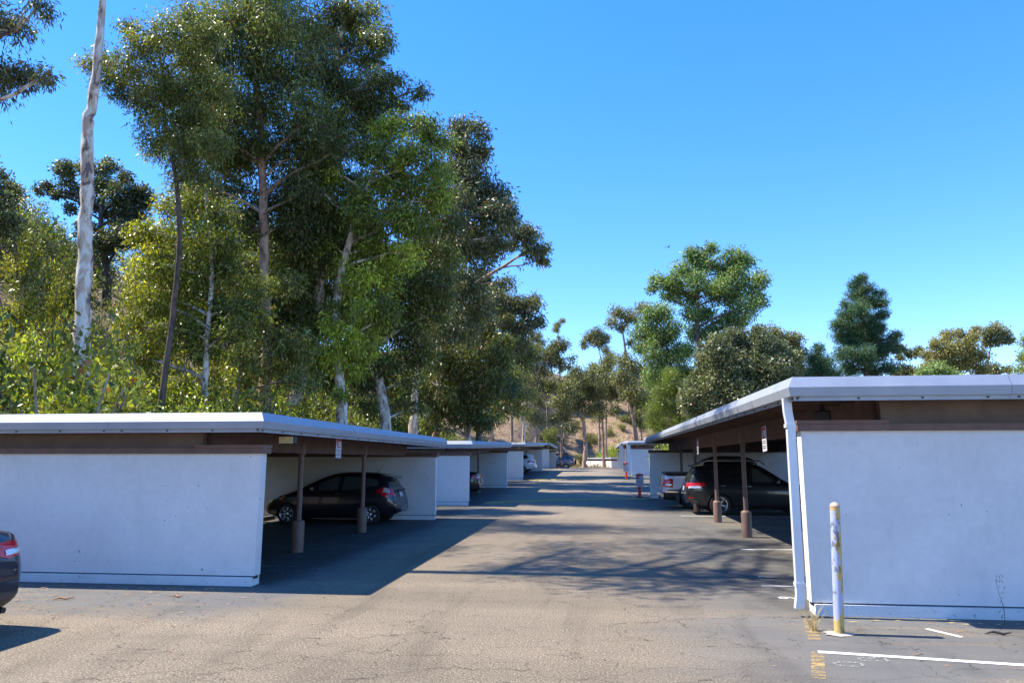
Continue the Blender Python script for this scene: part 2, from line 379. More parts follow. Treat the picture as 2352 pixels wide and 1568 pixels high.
# ------------------------------------------------------------------ carports
def carport(o):
    """long axis along local y from o['y0'] to o['y1']; sd=-1 extends to -x, +1 to +x from the lane face x=xl"""
    xl, sd, y0, y1, D = o['xl'], o['sd'], o['y0'], o['y1'], o.get('D', 6.3)
    wh, rt = o['wh'], o['rt']; z0, z1 = o['z0'], o['z1']; r1 = o.get('r1', rt)
    root = empty('carport', (0, 0, 0)) if 'frame' not in o else empty('carport', o['frame'][:3], o['frame'][3])
    tag(root, o['label'], 'carport', 'carports lining the driveway')
    def zz(y): return z0 + (z1 - z0) * (y - y0) / (y1 - y0)
    def xf(v): return (v[0], v[1], v[2] + zz(v[1]) + (r1 - rt) * max(0, (v[1] - y0)) / (y1 - y0) * (1 if v[2] > wh + .2 else 0))
    def X(a): return xl + sd * a                       # a metres in from the lane face
    def bx(mb, a0, a1, ya, yb, za, zb):
        return mb.box(min(X(a0), X(a1)), max(X(a0), X(a1)), ya, yb, za, zb)
    th = .2
    for (ya, yb, far) in ((y0, y0 + th, 0), (y1 - th, y1, 1)):
        w = bx(MB(), 0, D, ya, yb, .15, wh).build('end_wall', STUCCO, root, xf=xf)
        bx(MB(), .025, D - .02, ya + .025, yb - .025, .10, .16).build('joint', BRONZE, w, xf=xf)
        f = bx(MB(), .03, D + .02, ya - .035, yb + .035, -.25, .132).build('footing', FOOT, w, xf=xf)
        bx(MB(), -.05, D, ya - .05, yb + .05, wh, wh + .088).build('cap_board', BROWN, root, xf=xf)
        bx(MB(), -.06, 1.08, ya - .065, yb + .06, wh + .09, wh + .135).build('top_board', BROWN, root, xf=xf)
        ym = ya + .06 if not far else ya + .02
        bx(MB(), 1.02, D, ym, ym + .12, wh + .09, rt - .24).build('header', BSTUC, root, xf=xf)
    # beams on the two lines of posts
    bd = o.get('bd', .31)
    bx(MB(), .98, 1.09, y0 + .25, y1 - .25, rt - .27 - bd, rt - .17).build('beam', RAFT, root, xf=xf)
    bx(MB(), D - .7, D - .6, y0 + .25, y1 - .25, rt - .27 - bd, rt - .17).build('beam', RAFT, root, xf=xf)
    if o.get('detail', 1):
        y = y0 - .35
        while y < y1 + .3:
            bx(MB(), -.1, D + .1, y, y + .045, rt - .245, rt - .12).build('rafter', RAFT, root, xf=xf); y += .61
        bx(MB(), -.13, -.09, y0 - .4, y1 + .4, rt - .26, rt - .10).build('edge_board', RAFT, root, xf=xf)
    bx(MB(), -.14, D + .14, y0 - .38, y1 + .38, rt - .115, rt - .05).build('roof_deck', DECK, root, xf=xf)
    bx(MB(), -.155, D + .155, y0 - .40, y1 + .40, rt - .045, rt - .02).build('roof_surface', GRAV, root, xf=xf)
    # fascia panels, mitred
    ov, of = .24, .47
    prof = [(-.13, -.018), (-.075, 0), (0, -.135), (-.022, -.245), (-.075, -.245), (-.075, -.30), (-.085, -.30)]
    x0, x1 = -ov, D + ov; ya, yb = y0 - of, y1 + of
    segs = []
    def split(L, first=3.0, step=3.05):
        c = [0]; p = first
        while p < L - 1.2: c.append(p); p += step
        return c + [L]
    c = split(x1 - x0, o.get('seam', 2.55)); segs += [('f', a, b, a == 0, b == c[-1]) for a, b in zip(c, c[1:])]
    c = split(yb - ya, 6.4, 3.6); segs += [('s', a, b, a == 0, b == c[-1]) for a, b in zip(c, c[1:])]
    c = split(x1 - x0); segs += [('b', a, b, a == 0, b == c[-1]) for a, b in zip(c, c[1:])]
    segs += [('o', 0, yb - ya, True, True)]
    for side, a, b, m0, m1 in segs:
        vs = []
        for k, (t, mit) in enumerate(((a, m0), (b, m1))):
            for d, h in prof:
                # d <= 0: inset from outer rectangle
                tt = t + ((-d) if (mit and k == 0) else (d if (mit and k == 1) else (.002 if k == 0 else -.002)))
                if side == 'f': p = (x0 + tt, ya - d)
                elif side == 'b': p = (x0 + tt, yb + d)
                elif side == 's': p = (x0 - d, ya + tt)
                else: p = (x1 + d, ya + tt)
                vs.append((X(p[0]), p[1], rt + h))
        n = len(prof)
        fs = [(j, j + 1, n + j + 1, n + j) for j in range(n - 1)]
        if (side in 'fo') == (sd > 0): pass
        else: fs = [q[::-1] for q in fs]
        f = MB().add(vs, fs).build('fascia_panel', METAL, root, xf=xf)
        if o.get('screws', 0) and side in 'fs':
            mb = MB(); t = a + .1
            while t < b - .03:
                if side == 'f': cx, cy = X(x0 + max(t, .12)), ya + .068
                else: cx, cy = X(x0 + .068), ya + max(t, .12)
                q = .010; mb.box(cx - q, cx + q, cy - q, cy + q, rt - .283, rt - .263); t += .75
            mb.build('screw', BRONZE, f, xf=xf)['kind'] = 'stuff'
    # posts
    for k, y in enumerate(o['posts']):
        for a in ((1.04,) if o.get('single') else (1.04, D - .65)):
            zb = zz(y)
            p = MB().lathe([(.057, -.1), (.057, rt - .27 - bd)], (X(a), y, zb), 14).build('post', POSTM, root, smooth=True)
            if a < 2:
                MB().lathe([(.125, -.1), (.127, .60), (.118, .635), (.058, .66)], (X(a), y, zb), 18).build('sleeve', POSTM, p, smooth=True)
                MB().box(X(a) - .062, X(a) + .062, y - .08, y + .08, zb + rt - .30 - bd, zb + rt - .36).build('bracket', POSTM, p)
    # lamps
    for (a, y) in o.get('lamps', []):
        l = bx(MB(), a - .14, a + .14, y - .05, y + .09, rt - .45, rt - .31).build('lamp', BRONZE, root, xf=xf, bevel=.015)
        bx(MB(), a - .12, a + .12, y - .075, y - .052, rt - .44, rt - .325).build('lens', LENS, l, xf=xf)
        bx(MB(), a - .02, a + .02, y, y + .04, rt - .31, rt - .24).build('bracket', BRONZE, l, xf=xf)
    if o.get('down'):
        w = o['down']
        pts = [(-.185, rt - .245), (-.18, rt - .42), (-.155, rt - .62), (-.165, .25), (-.19, .10)]
        vs = []
        for a, z in pts:
            for dx, dy in ((-w / 2, -.045), (w / 2, -.045), (w / 2, .045), (-w / 2, .045)):
                vs.append((X(a) + dx, y0 - .12 + dy, z))
        fs = [(i * 4 + j, i * 4 + (j + 1) % 4, (i + 1) * 4 + (j + 1) % 4, (i + 1) * 4 + j) for i in range(4) for j in range(4)]
        fs = [f[::-1] for f in fs]
        dn = MB().add(vs, fs).build('downspout', WHITEM, root, xf=xf)
        for z in (.36, rt - .62): MB().box(X(-.16) - w / 2 - .01, X(-.16) + w / 2 + .01, y0 - .172, y0 - .05, z, z + .045).build('strap', WHITEM, dn, xf=xf)
    return root
L1 = carport(dict(xl=-5.26, sd=-1, y0=10.9, y1=23.55, wh=2.0, rt=2.62, z0=0, z1=0, r1=2.62, posts=[14.95, 19.15], lamps=[(.02, 11.9)], screws=1,
    label='near left carport, its white end wall reaching the left edge of the picture'))
L2 = carport(dict(xl=-5.26, sd=-1, y0=29.5, y1=42.4, wh=2.0, rt=2.6, z0=.08, z1=.32, posts=[33.8, 38.2], lamps=[],
    label='second white carport on the left, behind the near left one, with a number sign inside'))
L3 = carport(dict(xl=-5.26, sd=-1, y0=51.3, y1=69.5, wh=2.0, rt=2.62, z0=.52, z1=.88, posts=[55.6, 60, 64.5], lamps=[(.4, 52.3)],
    label='third white carport on the left, sheltering a white car'))
L4 = carport(dict(xl=-5.26, sd=-1, y0=78.9, y1=92.5, wh=2.05, rt=2.72, z0=1.02, z1=.86, posts=[83, 87.5], lamps=[(.1, 79.8)], detail=0,
    label='farthest white carport on the left side of the driveway'))
R1 = carport(dict(xl=2.62, sd=1, y0=9.75, y1=37.9, wh=2.27, rt=2.93, r1=3.02, z0=0, z1=0, D=7.0, bd=.33, posts=[13.6, 19.0, 23.45, 28.2, 32.8], lamps=[], down=.10, screws=1, seam=2.6,
    label='long near right carport with metal fascia and a white downspout at its corner'))
R2 = carport(dict(xl=2.62, sd=1, y0=58.6, y1=69.8, wh=2.1, rt=2.76, z0=.66, z1=.88, D=6.6, posts=[62.5, 66], lamps=[(.6, 59.6)], down=.3,
    label='second white carport on the right, behind the long one'))
R3 = carport(dict(xl=2.5, sd=1, y0=72.5, y1=93, wh=2.05, rt=2.7, z0=.95, z1=.9, D=6.6, posts=[79, 86], down=.4, detail=0,
    label='farthest white carport on the right side of the driveway'))
F1 = carport(dict(xl=0, sd=1, y0=0, y1=15.5, wh=1.75, rt=2.25, z0=0, z1=0, D=5.5, posts=[3, 7, 11], detail=0, frame=(2.15, 117, .04, math.radians(17)),
    label='small low carport beyond the end of the driveway, tree shadows on its wall'))
MB().box(-.02, .14, .21, 15.28, .13, 1.747).build('side_wall', STUCCO, F1)
MB().box(.0, .1, .21, 15.28, 1.84, 2.0).build('header', BROWN, F1)
Rb = carport(dict(xl=11.5, sd=1, y0=31, y1=47, wh=2.1, rt=2.75, z0=0, z1=.3, D=6, posts=[36, 41], detail=0,
    label='white carport of the next row, glimpsed through the long right carport'))
l = MB().box(3.10, 3.30, 10.66, 10.86, 2.42, 2.60).build('flood_lamp', PLAS, R1, bevel=.03)
MB().box(3.17, 3.23, 10.73, 10.79, 2.60, 2.70).build('bracket', PLAS, l)
MB().box(3.12, 3.28, 10.68, 10.84, 2.405, 2.418).build('lens', LENS, l)
# roof vent and roof-mounted strip on the long right carport
v = MB(); v.lathe([(.10, -.1), (.10, .14), (.22, .15), (.22, .19), (.02, .23)], (3.4, 17.6, 2.97), 16)
v.build('roof_vent', WHITEM, R1, smooth=False)
# wheel stops
for k, (x, y) in enumerate(((-10.6, 22.2), (-10.6, 18.0))):
    vs = [(x - .1, y - .85, 0), (x + .1, y - .85, 0), (x + .06, y - .85, .12), (x - .06, y - .85, .12), (x - .1, y + .85, 0), (x + .1, y + .85, 0), (x + .06, y + .85, .12), (x - .06, y + .85, .12)]
    o = MB().add(vs, [(0, 1, 2, 3), (7, 6, 5, 4), (0, 4, 5, 1), (1, 5, 6, 2), (2, 6, 7, 3), (3, 7, 4, 0)]).build('wheel_stop', simple('concrete_stop', (.12, .115, .11), .9), bevel=.01)
    tag(o, ['dark wheel stop in front of the black hatchback', 'dark wheel stop in the empty stall beside the hatchback'][k], 'wheel stop', 'wheel stops under the near left carport')

# ------------------------------------------------------------------ signs, bollard, delineators
def sign_board(root, w, h, T0, bars):
    """board in local x/z, facing -y"""
    b = MB().box(-w / 2, w / 2, -.003, .003, 0, h).build('board', SIGNW, root); b.location = T0
    def r(name, x0, x1, z0, z1, m): MB().box(x0 * w - w / 2, x1 * w - w / 2, -.0055, -.0035, z0 * h, z1 * h).build(name, m, b)
    r('print_band', .05, .95, .84, .97, SIGNR); r('print_square', .05, .47, .64, .82, SIGNR)
    r('print_frame', .53, .95, .64, .82, simple('sign_blue_grey', (.42, .46, .55), .5))
    textmesh('lettering', 'NO', .15 * h, SIGNW, b, ((.26 - .5) * w, -.007, .73 * h), (math.pi / 2, 0, 0))
    textmesh('lettering', 'PARKING', .11 * h if w > .2 else .05 * h, SIGNR, b, (0, -.005, .55 * h), (math.pi / 2, 0, 0))
    mb = MB()
    rng = random.Random(3)
    for z in bars:
        x = .1
        while x < .86:
            l = rng.uniform(.05, .14); mb.box(x * w - w / 2, (min(.9, x + l)) * w - w / 2, -.0055, -.0035, z * h, (z + .028) * h); x += l + .03
    mb.build('small_print', SIGNK, b)['kind'] = 'stuff'
    return b
def delineator(loc, label, lean=0, ph=.58, bz=.54):
    root = empty('delineator_post', loc); root.rotation_euler = (lean * .4, lean, .12)
    tag(root, label, 'sign post', 'red sign posts beside the driveway')
    MB().lathe([(.0, 0), (.24, 0), (.24, .02), (.10, .045), (.08, .05), (0, .05)], n=24).build('base', RUB, root, smooth=False)
    MB().lathe([(.085, .05), (.075, .4), (.068, 1.1), (.08, 1.13), (.08, 1.21), (.0, 1.22)], n=16).build('post', REDP, root, smooth=True)
    sign_board(root, .40, .64, (0, -.095, bz), (.40, .32, .2, .12))
delineator((2.12, 38.4, G(2.12, 38.4)), 'red sign post with a no parking board at the end of the long right carport', .0)
delineator((2.05, 53.5, G(2.05, 53.5)), 'farther red sign post, tilted, with a no parking board before the second right carport', -.05)
def hang_sign(loc, rz, label, tilt):
    root = empty('hanging_sign', loc, rz); tag(root, label, 'sign', 'parking signs hanging from the carport beams')
    root.rotation_euler = (0, tilt, rz)
    b = sign_board(root, .30, .40, (0, 0, -.40), (.40, .32, .2, .12))
hang_sign((-5.3, 14.45, 2.34), math.radians(90), 'red and white parking notice hanging from the near left carport', .02)
hang_sign((2.72, 12.3, 2.44), math.radians(-90), 'nearer parking notice hanging from the long right carport', -.05)
hang_sign((2.72, 20.3, 2.46), math.radians(-90), 'farther parking notice hanging from the long right carport', -.03)
r = empty('number_sign', (-7.7, 42.12, .32 + 1.42)); tag(r, 'white number plate on the inner end wall of the second left carport', 'sign')
MB().box(-.3, .3, -.01, .01, 0, .46).build('plate', SIGNW, r); textmesh('digit', '6', .4, SIGNK, r, (0, -.014, .22), (math.pi / 2, 0, 0))
r = empty('bollard', (2.62, 8.74, 0)); tag(r, 'steel bollard with peeling blue and yellow paint before the right carport wall', 'bollard')
r.rotation_euler = (0, math.radians(2.0), 0)
m, nt, b = new_mat('peeling_bollard_paint'); v = coords(nt, (1, 1, .55)); nz = noise(nt, v, 6.5, 6, .6, .3)
tc = N(nt, 'ShaderNodeTexCoord'); sp = N(nt, 'ShaderNodeSeparateXYZ'); nt.links.new(tc.outputs['Object'], sp.inputs[0])
ad = N(nt, 'ShaderNodeMath', operation='MULTIPLY_ADD'); nt.links.new(sp.outputs[0], ad.inputs[0]); ad.inputs[1].default_value = 2.3; nt.links.new(nz, ad.inputs[2])
lw = N(nt, 'ShaderNodeMapRange'); nt.links.new(sp.outputs[2], lw.inputs[0]); lw.inputs[1].default_value = .28; lw.inputs[2].default_value = .08; lw.inputs[3].default_value = 0; lw.inputs[4].default_value = .35
a2 = N(nt, 'ShaderNodeMath', operation='ADD'); nt.links.new(ad.outputs[0], a2.inputs[0]); nt.links.new(lw.outputs[0], a2.inputs[1])
tp = N(nt, 'ShaderNodeMapRange'); nt.links.new(sp.outputs[2], tp.inputs[0]); tp.inputs[1].default_value = 1.33; tp.inputs[2].default_value = 1.36; tp.inputs[3].default_value = 0; tp.inputs[4].default_value = .5
a3 = N(nt, 'ShaderNodeMath', operation='ADD'); nt.links.new(a2.outputs[0], a3.inputs[0]); nt.links.new(tp.outputs[0], a3.inputs[1])
cc = ramp(nt, a3.outputs[0], [(.535, (.36, .41, .56)), (.545, (.52, .36, .12))])
dk = ramp(nt, noise(nt, v, 9, 4, .6), [(.56, 1), (.59, .42)])
nt.links.new(mix(nt, 1, cc, dk, 'MULTIPLY'), b.inputs['Base Color']); b.inputs['Roughness'].default_value = .5
MB().lathe([(.054, -.1), (.054, 1.34), (.054, 1.385)], n=24).build('pipe', m, r, smooth=True)
MB().lathe([(.055, 1.375), (.057, 1.385), (.045, 1.41), (.025, 1.424), (0, 1.43)], n=24).build('cap', simple('concrete_cap', (.50, .36, .27), .9, 0, .3, 30), r, smooth=True)
mb = MB(); rng = random.Random(5); n = 26
ring = [(math.cos(2 * math.pi * i / n) * (.16 + rng.uniform(-.03, .04)), math.sin(2 * math.pi * i / n) * (.12 + rng.uniform(-.02, .03))) for i in range(n)]
mb.add([(x, y, .006) for x, y in ring] + [(x * .6, y * .6, .018) for x, y in ring] + [(0, 0, .02)], [(i, (i + 1) % n, n + (i + 1) % n, n + i) for i in range(n)] + [(n + i, n + (i + 1) % n, 2 * n) for i in range(n)])
mb.build('concrete_collar', simple('pale_concrete', (.38, .33, .28), .9, 0, .25, 25), r)

# ------------------------------------------------------------------ small ground things
rng = random.Random(11)
def blades(n, h, spread, w, mat, name, loc, label, cat):
    mb = MB()
    for i in range(n):
        a = rng.uniform(0, 6.28); l = h * rng.uniform(.4, 1); t = rng.uniform(0, spread)
        p0 = Vector((rng.uniform(-.03, .03), rng.uniform(-.03, .03), 0)); p1 = p0 + Vector((math.cos(a) * t * .4, math.sin(a) * t * .4, l * .6)); p2 = p0 + Vector((math.cos(a) * t, math.sin(a) * t, l))
        mb.tube([p0, p1, p2], [w, w * .8, w * .3], 4, False)
    o = mb.build(name, mat); o.location = loc; tag(o, label, cat); return o
blades(26, .34, .2, .0035, STRAW, 'grass_tuft', (2.38, 8.86, 0), 'dry straw coloured grass tuft at the foot of the bollard', 'grass tuft')
WEED = simple('weed_stalk', (.10, .09, .045), .8)
def weed(loc, h, label):
    mb = MB(); pts = [Vector((.02 * math.sin(i), .01 * i, h * i / 6)) for i in range(7)]; mb.tube(pts, [.004 - .0004 * i for i in range(7)], 5)
    for i in range(26):
        z = rng.uniform(.1, 1) * h; a = rng.uniform(0, 6.28); r_ = rng.uniform(.01, .05)
        c = Vector((math.cos(a) * r_, math.sin(a) * r_, z)); s = .007
        mb.add([c + Vector((s, 0, 0)), c + Vector((0, 0, s * 1.6)), c - Vector((s, 0, 0)), c + Vector((0, s, -s))], [(0, 1, 2), (0, 2, 3)])
    o = mb.build('weed', WEED); o.location = loc; tag(o, label, 'weed', 'weeds at the foot of the right wall')
weed((4.72, 9.5, 0), .55, 'taller thin weed stalk against the foot of the right carport wall')
weed((5.02, 9.5, 0), .3, 'shorter weed stalk near the right edge, against the carport wall')
mb = MB()
def leafbit(mb, x, y, s, a, z=None):
    g = G(x, y) + .008; c, d = math.cos(a) * s, math.sin(a) * s; w = s * rng.uniform(.12, .3)
    mb.add([(x - c, y - d, g), (x - d * w / s, y + c * w / s, g + .006), (x + c, y + d, g + s * rng.uniform(0, .18)), (x + d * w / s, y - c * w / s, g)], [(0, 1, 2, 3)])
for i in range(420):
    if i < 190: x, y = rng.uniform(-9, -4.5), rng.uniform(8.2, 10.6)
    elif i < 250: x, y = rng.uniform(1, 7), rng.uniform(6, 9.6)
    elif i < 330: x, y = rng.uniform(-11, -3), rng.uniform(11, 24)
    else: x, y = rng.uniform(-5, 8), rng.uniform(6, 40)
    leafbit(mb, x, y, rng.choice([.015, .02, .03, .03, .05]), rng.uniform(-.5, .5) + (3.1 if rng.random() < .5 else 0))
mb.build('leaf_litter', LITTER)['kind'] = 'stuff'
mb = MB(); x = 3.2
for i in range(16): leafbit(mb, rng.uniform(2.6, 6.5), 9.42 + rng.uniform(-.07, .07), rng.choice([.03, .05, .07]), rng.uniform(-.4, .4))
for i in range(60): leafbit(mb, rng.uniform(-11, -5.3), 10.5 + rng.uniform(-.12, .1), rng.choice([.02, .03, .05]), rng.uniform(-.4, .4))
mb.build('wall_foot_litter', STRAW)['kind'] = 'stuff'
for i, (x, y, l, a, lab) in enumerate(((-7.35, 9.55, .14, .3, 'peeling bark strip lying before the left wall, left of centre'), (-5.9, 9.9, .1, -.2, 'short bark strip lying near the corner of the left wall'), (4.35, 8.9, .14, -.1, 'dark twig lying beside the bollard shadow'))):
    mb = MB(); mb.tube([(-l, 0, .01), (-.3 * l, .02, .03), (.3 * l, -.01, .018), (l, .02, .03)], [.004, .016, .014, .004], 5); o = mb.build('bark_strip', LITTER if i < 2 else PLAS); o.location = (x, y, G(x, y)); o.rotation_euler = (0, 0, a)
    tag(o, lab, 'bark strip')

# explicit long cracks in the near paving
CRK = simple('crack_dark', (.045, .04, .035), .95)  # plain dark tone for the worn cracks
cr = random.Random(4); mb = MB()
for pts in ([(-5.6, 5.6), (-3.8, 6.6), (-2.2, 8.3)], [(-4.2, 6.0), (-2.7, 7.2), (-1.9, 8.6)], [(-3.4, 9.9), (-2.9, 10.4), (-3.2, 11.6)], [(2.5, 9.6), (.9, 9.3), (-.2, 8.7)], [(-2.8, 6.0), (-1.6, 6.9), (-.6, 7.0)], [(-1.2, 6.6), (.3, 6.5), (1.4, 7.2)], [(3.2, 8.4), (3.0, 7.4), (3.1, 6.6)]):
    P = []
    for (a, b_), (c, d) in zip(pts, pts[1:]):
        for i in range(16): P.append((a + (c - a) * i / 16 + cr.gauss(0, .02), b_ + (d - b_) * i / 16 + cr.gauss(0, .035)))
    for p, q in zip(P, P[1:]):
        if cr.random() < .12: continue
        w = cr.uniform(.002, .006); mb.add([(p[0], p[1] - w, G(*p) + .0045), (q[0], q[1] - w, G(*q) + .0045), (q[0], q[1] + w, G(*q) + .0045), (p[0], p[1] + w, G(*p) + .0045)], [(0, 1, 2, 3)])
mb.build('pavement_cracks', CRK)['kind'] = 'structure'

# ------------------------------------------------------------------ cars
def lerp(P, x):
    if x <= P[0][0]: return P[0][1]
    for (a, u), (b, v) in zip(P, P[1:]):
        if x <= b: return u + (v - u) * (x - a) / (b - a) if b > a else v
    return P[-1][1]
def smoothP(P, k=2):
    for _ in range(k):
        Q = [P[0]]
        for a, b in zip(P, P[1:]):
            Q += [(a[0] * .75 + b[0] * .25, a[1] * .75 + b[1] * .25), (a[0] * .25 + b[0] * .75, a[1] * .25 + b[1] * .75)]
        P = Q + [P[-1]]
    return P
def make_car(c, loc, rz, label, cat='car', group=None):
    """local x: front (0) to rear (L); y centred; placed so that local origin = front centre on ground"""
    L, hw = c['L'], c['W'] / 2
    top = smoothP(c['top']); belt = smoothP(c['belt'], 1); wid = smoothP(c['wid']); bot = c['bot']
    root = empty('parked_car', loc, rz); tag(root, label, cat, group)
    xs = sorted(set([0, .02, .06] + [L * i / 64 for i in range(1, 64)] + [L - .06, L - .02, L]))
    ring = []
    for x in xs:
        zt = lerp(top, x); zb = min(lerp(belt, x), zt - .01); w = hw * lerp(wid, x); z0 = lerp(bot, x); gh = max(0, zt - zb - .01)
        tm = min(.24, gh * c.get('tumble', .36)); H_ = zb - z0
        half = [(0, z0), (w * .8, z0), (w * .93, z0 + .04), (w * .98, z0 + .18 * H_), (w * .995, z0 + .45 * H_), (w, z0 + .62 * H_), (w * .985, z0 + .85 * H_), (w * .955, zb),
                (w * .94 - tm * .25, zb + gh * .3), (w * .93 - tm * .6, zb + gh * .65), (w * .92 - tm * .92, zb + gh * .9), (w * .86 - tm * 1.1, zb + gh), (w * .6 - tm * .8, zt + .012 + .012 * (gh > .1)), (w * .25, zt + .025), (0, zt + .03)]
        pts = half + [(-y, z) for y, z in half[-2:0:-1]]
        ring.append([(x, y, z) for y, z in pts])
    n = len(ring[0]); mb = MB(); vs = [p for r_ in ring for p in r_]
    fs = [(i * n + j, (i + 1) * n + j, (i + 1) * n + (j + 1) % n, i * n + (j + 1) % n) for i in range(len(xs) - 1) for j in range(n)]
    fs += [tuple(range(n)), tuple(range((len(xs) - 1) * n, len(xs) * n))[::-1]]
    mb.add(vs, fs)
    body = mb.build('body', c['paint'], root, smooth=True)
    cut = MB()
    for wx in c['wheels']:
        for s in (-1, 1):
            cut.lathe([(0, s * (hw + .2)), (c['arch'], s * (hw + .2)), (c['arch'], s * (hw - .27)), (0, s * (hw - .27))][::s], (wx, 0, c['wr']), 36, axis='y')
    co = cut.build('cut', PLAS); 
    bm = bmesh.new(); bm.from_mesh(co.data); bmesh.ops.remove_doubles(bm, verts=bm.verts, dist=1e-5); bmesh.ops.recalc_face_normals(bm, faces=bm.faces); bm.to_mesh(co.data); bm.free()
    bm = bmesh.new(); bm.from_mesh(body.data); bmesh.ops.recalc_face_normals(bm, faces=bm.faces); bm.to_mesh(body.data); bm.free()
    co.parent = root
    md = body.modifiers.new('b', 'BOOLEAN'); md.object = co; md.solver = 'EXACT'; md.operation = 'DIFFERENCE'
    dg = bpy.context.evaluated_depsgraph_get(); dg.update()
    me = bpy.data.meshes.new_from_object(body.evaluated_get(dg)); body.modifiers.clear()
    if len(me.polygons) > 200: body.data = me
    bpy.data.objects.remove(co)
    me = body.data
    # split lower cladding off as a part of its own; flat-shade the wheel wells
    zc = c.get('clad', [(0, 0)])
    V = me.vertices
    bm = bmesh.new(); bm.from_mesh(me); bm.faces.ensure_lookup_table()
    for f in bm.faces: f.smooth = True
    bvh = BVHTree.FromBMesh(bm)
    low = [f for f in bm.faces if f.calc_center_median().z < lerp(zc, f.calc_center_median().x) or (abs(f.calc_center_median().y) < hw - .24 and f.calc_center_median().z < .6 and f.normal.z > -.9 and any(abs(f.calc_center_median().x - wx) < c['arch'] + .02 for wx in c['wheels']) and f.calc_center_median().z < c['wr'] + c['arch'])
           or any((math.hypot(f.calc_center_median().x - wx, f.calc_center_median().z - c['wr']) < c['arch'] + .015 and abs(f.normal.y) < .5) for wx in c['wheels'])]
    if low:
        ls = set(low); me2 = bpy.data.meshes.new('lower_body'); b2 = bm.copy(); b2.faces.ensure_lookup_table(); idx = {f.index for f in low}
        bmesh.ops.delete(b2, geom=[f for f in b2.faces if f.index not in idx], context='FACES'); b2.to_mesh(me2); b2.free()
        bmesh.ops.delete(bm, geom=low, context='FACES')
        me2.materials.clear(); me2.materials.append(PLAS)
        lo = bpy.data.objects.new('lower_trim', me2); COL.objects.link(lo); lo.parent = root
    bm.to_mesh(me); bm.free(); me.materials.clear(); me.materials.append(c['paint'])
    def patch(name, outline, axis, side, mat, off=.006, parent=root):
        cx = sum(p[0] for p in outline) / len(outline); cy = sum(p[1] for p in outline) / len(outline)
        O = []
        for a, b in zip(outline, outline[1:] + outline[:1]):
            k = max(1, int(math.hypot(b[0] - a[0], b[1] - a[1]) / .08)); O += [(a[0] + (b[0] - a[0]) * i / k, a[1] + (b[1] - a[1]) * i / k) for i in range(k)]
        R = 5; P = [(cx + (p[0] - cx) * (R - r_) / R, cy + (p[1] - cy) * (R - r_) / R) for r_ in range(R) for p in O] + [(cx, cy)]
        vs = []
        for p in P:
            if axis == 'y': o_ = Vector((p[0], side * 3, p[1])); d = Vector((0, -side, 0))
            else: o_ = Vector((L * .5 + side * (L), p[0], p[1])); d = Vector((-side, 0, 0))
            h = bvh.ray_cast(o_, d)
            q = h[0] if h[0] is not None else bvh.find_nearest(Vector((p[0], side * hw, p[1])) if axis == 'y' else Vector((L if side > 0 else 0, p[0], p[1])))[0]
            vs.append(q - d * off)
        n_ = len(O); fs = [(r_ * n_ + i, r_ * n_ + (i + 1) % n_, (r_ + 1) * n_ + (i + 1) % n_, (r_ + 1) * n_ + i) for r_ in range(R - 1) for i in range(n_)]
        fs += [((R - 1) * n_ + i, (R - 1) * n_ + (i + 1) % n_, R * n_) for i in range(n_)]
        m_ = MB().add(vs, fs); q = m_.build(name, mat, parent, smooth=True)
        bm = bmesh.new(); bm.from_mesh(q.data); bmesh.ops.recalc_face_normals(bm, faces=bm.faces)
        ax = Vector((0, side, 0)) if axis == 'y' else Vector((side, 0, 0))
        if sum((f.normal.dot(ax) for f in bm.faces)) < 0: bmesh.ops.reverse_faces(bm, faces=bm.faces)
        bm.to_mesh(q.data); bm.free(); return q
    for item in c['patches']:
        name, ol, axis, mat = item[:4]; off = item[4] if len(item) > 4 else .006
        if axis == 'y':
            for s in (-1, 1): patch(name, ol, 'y', s, mat, off)
        elif axis in ('r', 'f'):
            sides = (1,) if item[5:] == ('c',) else (1, -1)
            for s in sides: patch(name, [(p[0] * s, p[1]) for p in ol], 'x', 1 if axis == 'r' else -1, mat, off)
    # wheels
    wr, rr, tw = c['wr'], c['rr'], .2
    ty = MB().lathe([(rr, -tw / 2), (rr + .02, -tw / 2 - .008), (wr - .02, -tw / 2 - .004), (wr, -tw / 2 + .03), (wr, tw / 2 - .03), (wr - .02, tw / 2), (rr, tw / 2), (rr, -tw / 2)], n=36, axis='y')
    w0 = ty.build('wheel', RUB, root, smooth=True)
    rm = MB().lathe([(rr + .003, -tw / 2 - .004), (rr - .015, -tw / 2 + .005), (rr - .02, -tw / 2 + .05)], n=36, axis='y')
    ns = c.get('spokes', 7)
    for k in range(ns):
        for dd in (-.13, .13):
            a = 2 * math.pi * k / ns; p = (math.cos(a + dd * .4) * .05, -tw / 2 + .025, math.sin(a + dd * .4) * .05); q = (math.cos(a + dd) * (rr - .008), -tw / 2 + .012, math.sin(a + dd) * (rr - .008))
            rm.tube([p, q], [.016, .014], 5)
    rm.lathe([(0, -tw / 2 + .005), (.045, -tw / 2 + .008), (.06, -tw / 2 + .03)], n=20, axis='y')
    ri = rm.build('rim', SILV, w0, smooth=True)
    bk = MB().lathe([(0, -tw / 2 + .06), (rr - .01, -tw / 2 + .06)], n=30, axis='y').build('brake', BRONZE, w0)
    first = True
    for wx in c['wheels']:
        for s in (-1, 1):
            q = w0 if first else copy_tree(w0, root)
            first = False
            q.location = (wx, s * (hw - .115), wr); q.rotation_euler = (0, .4 * s + wx, 0 if s < 0 else math.pi)
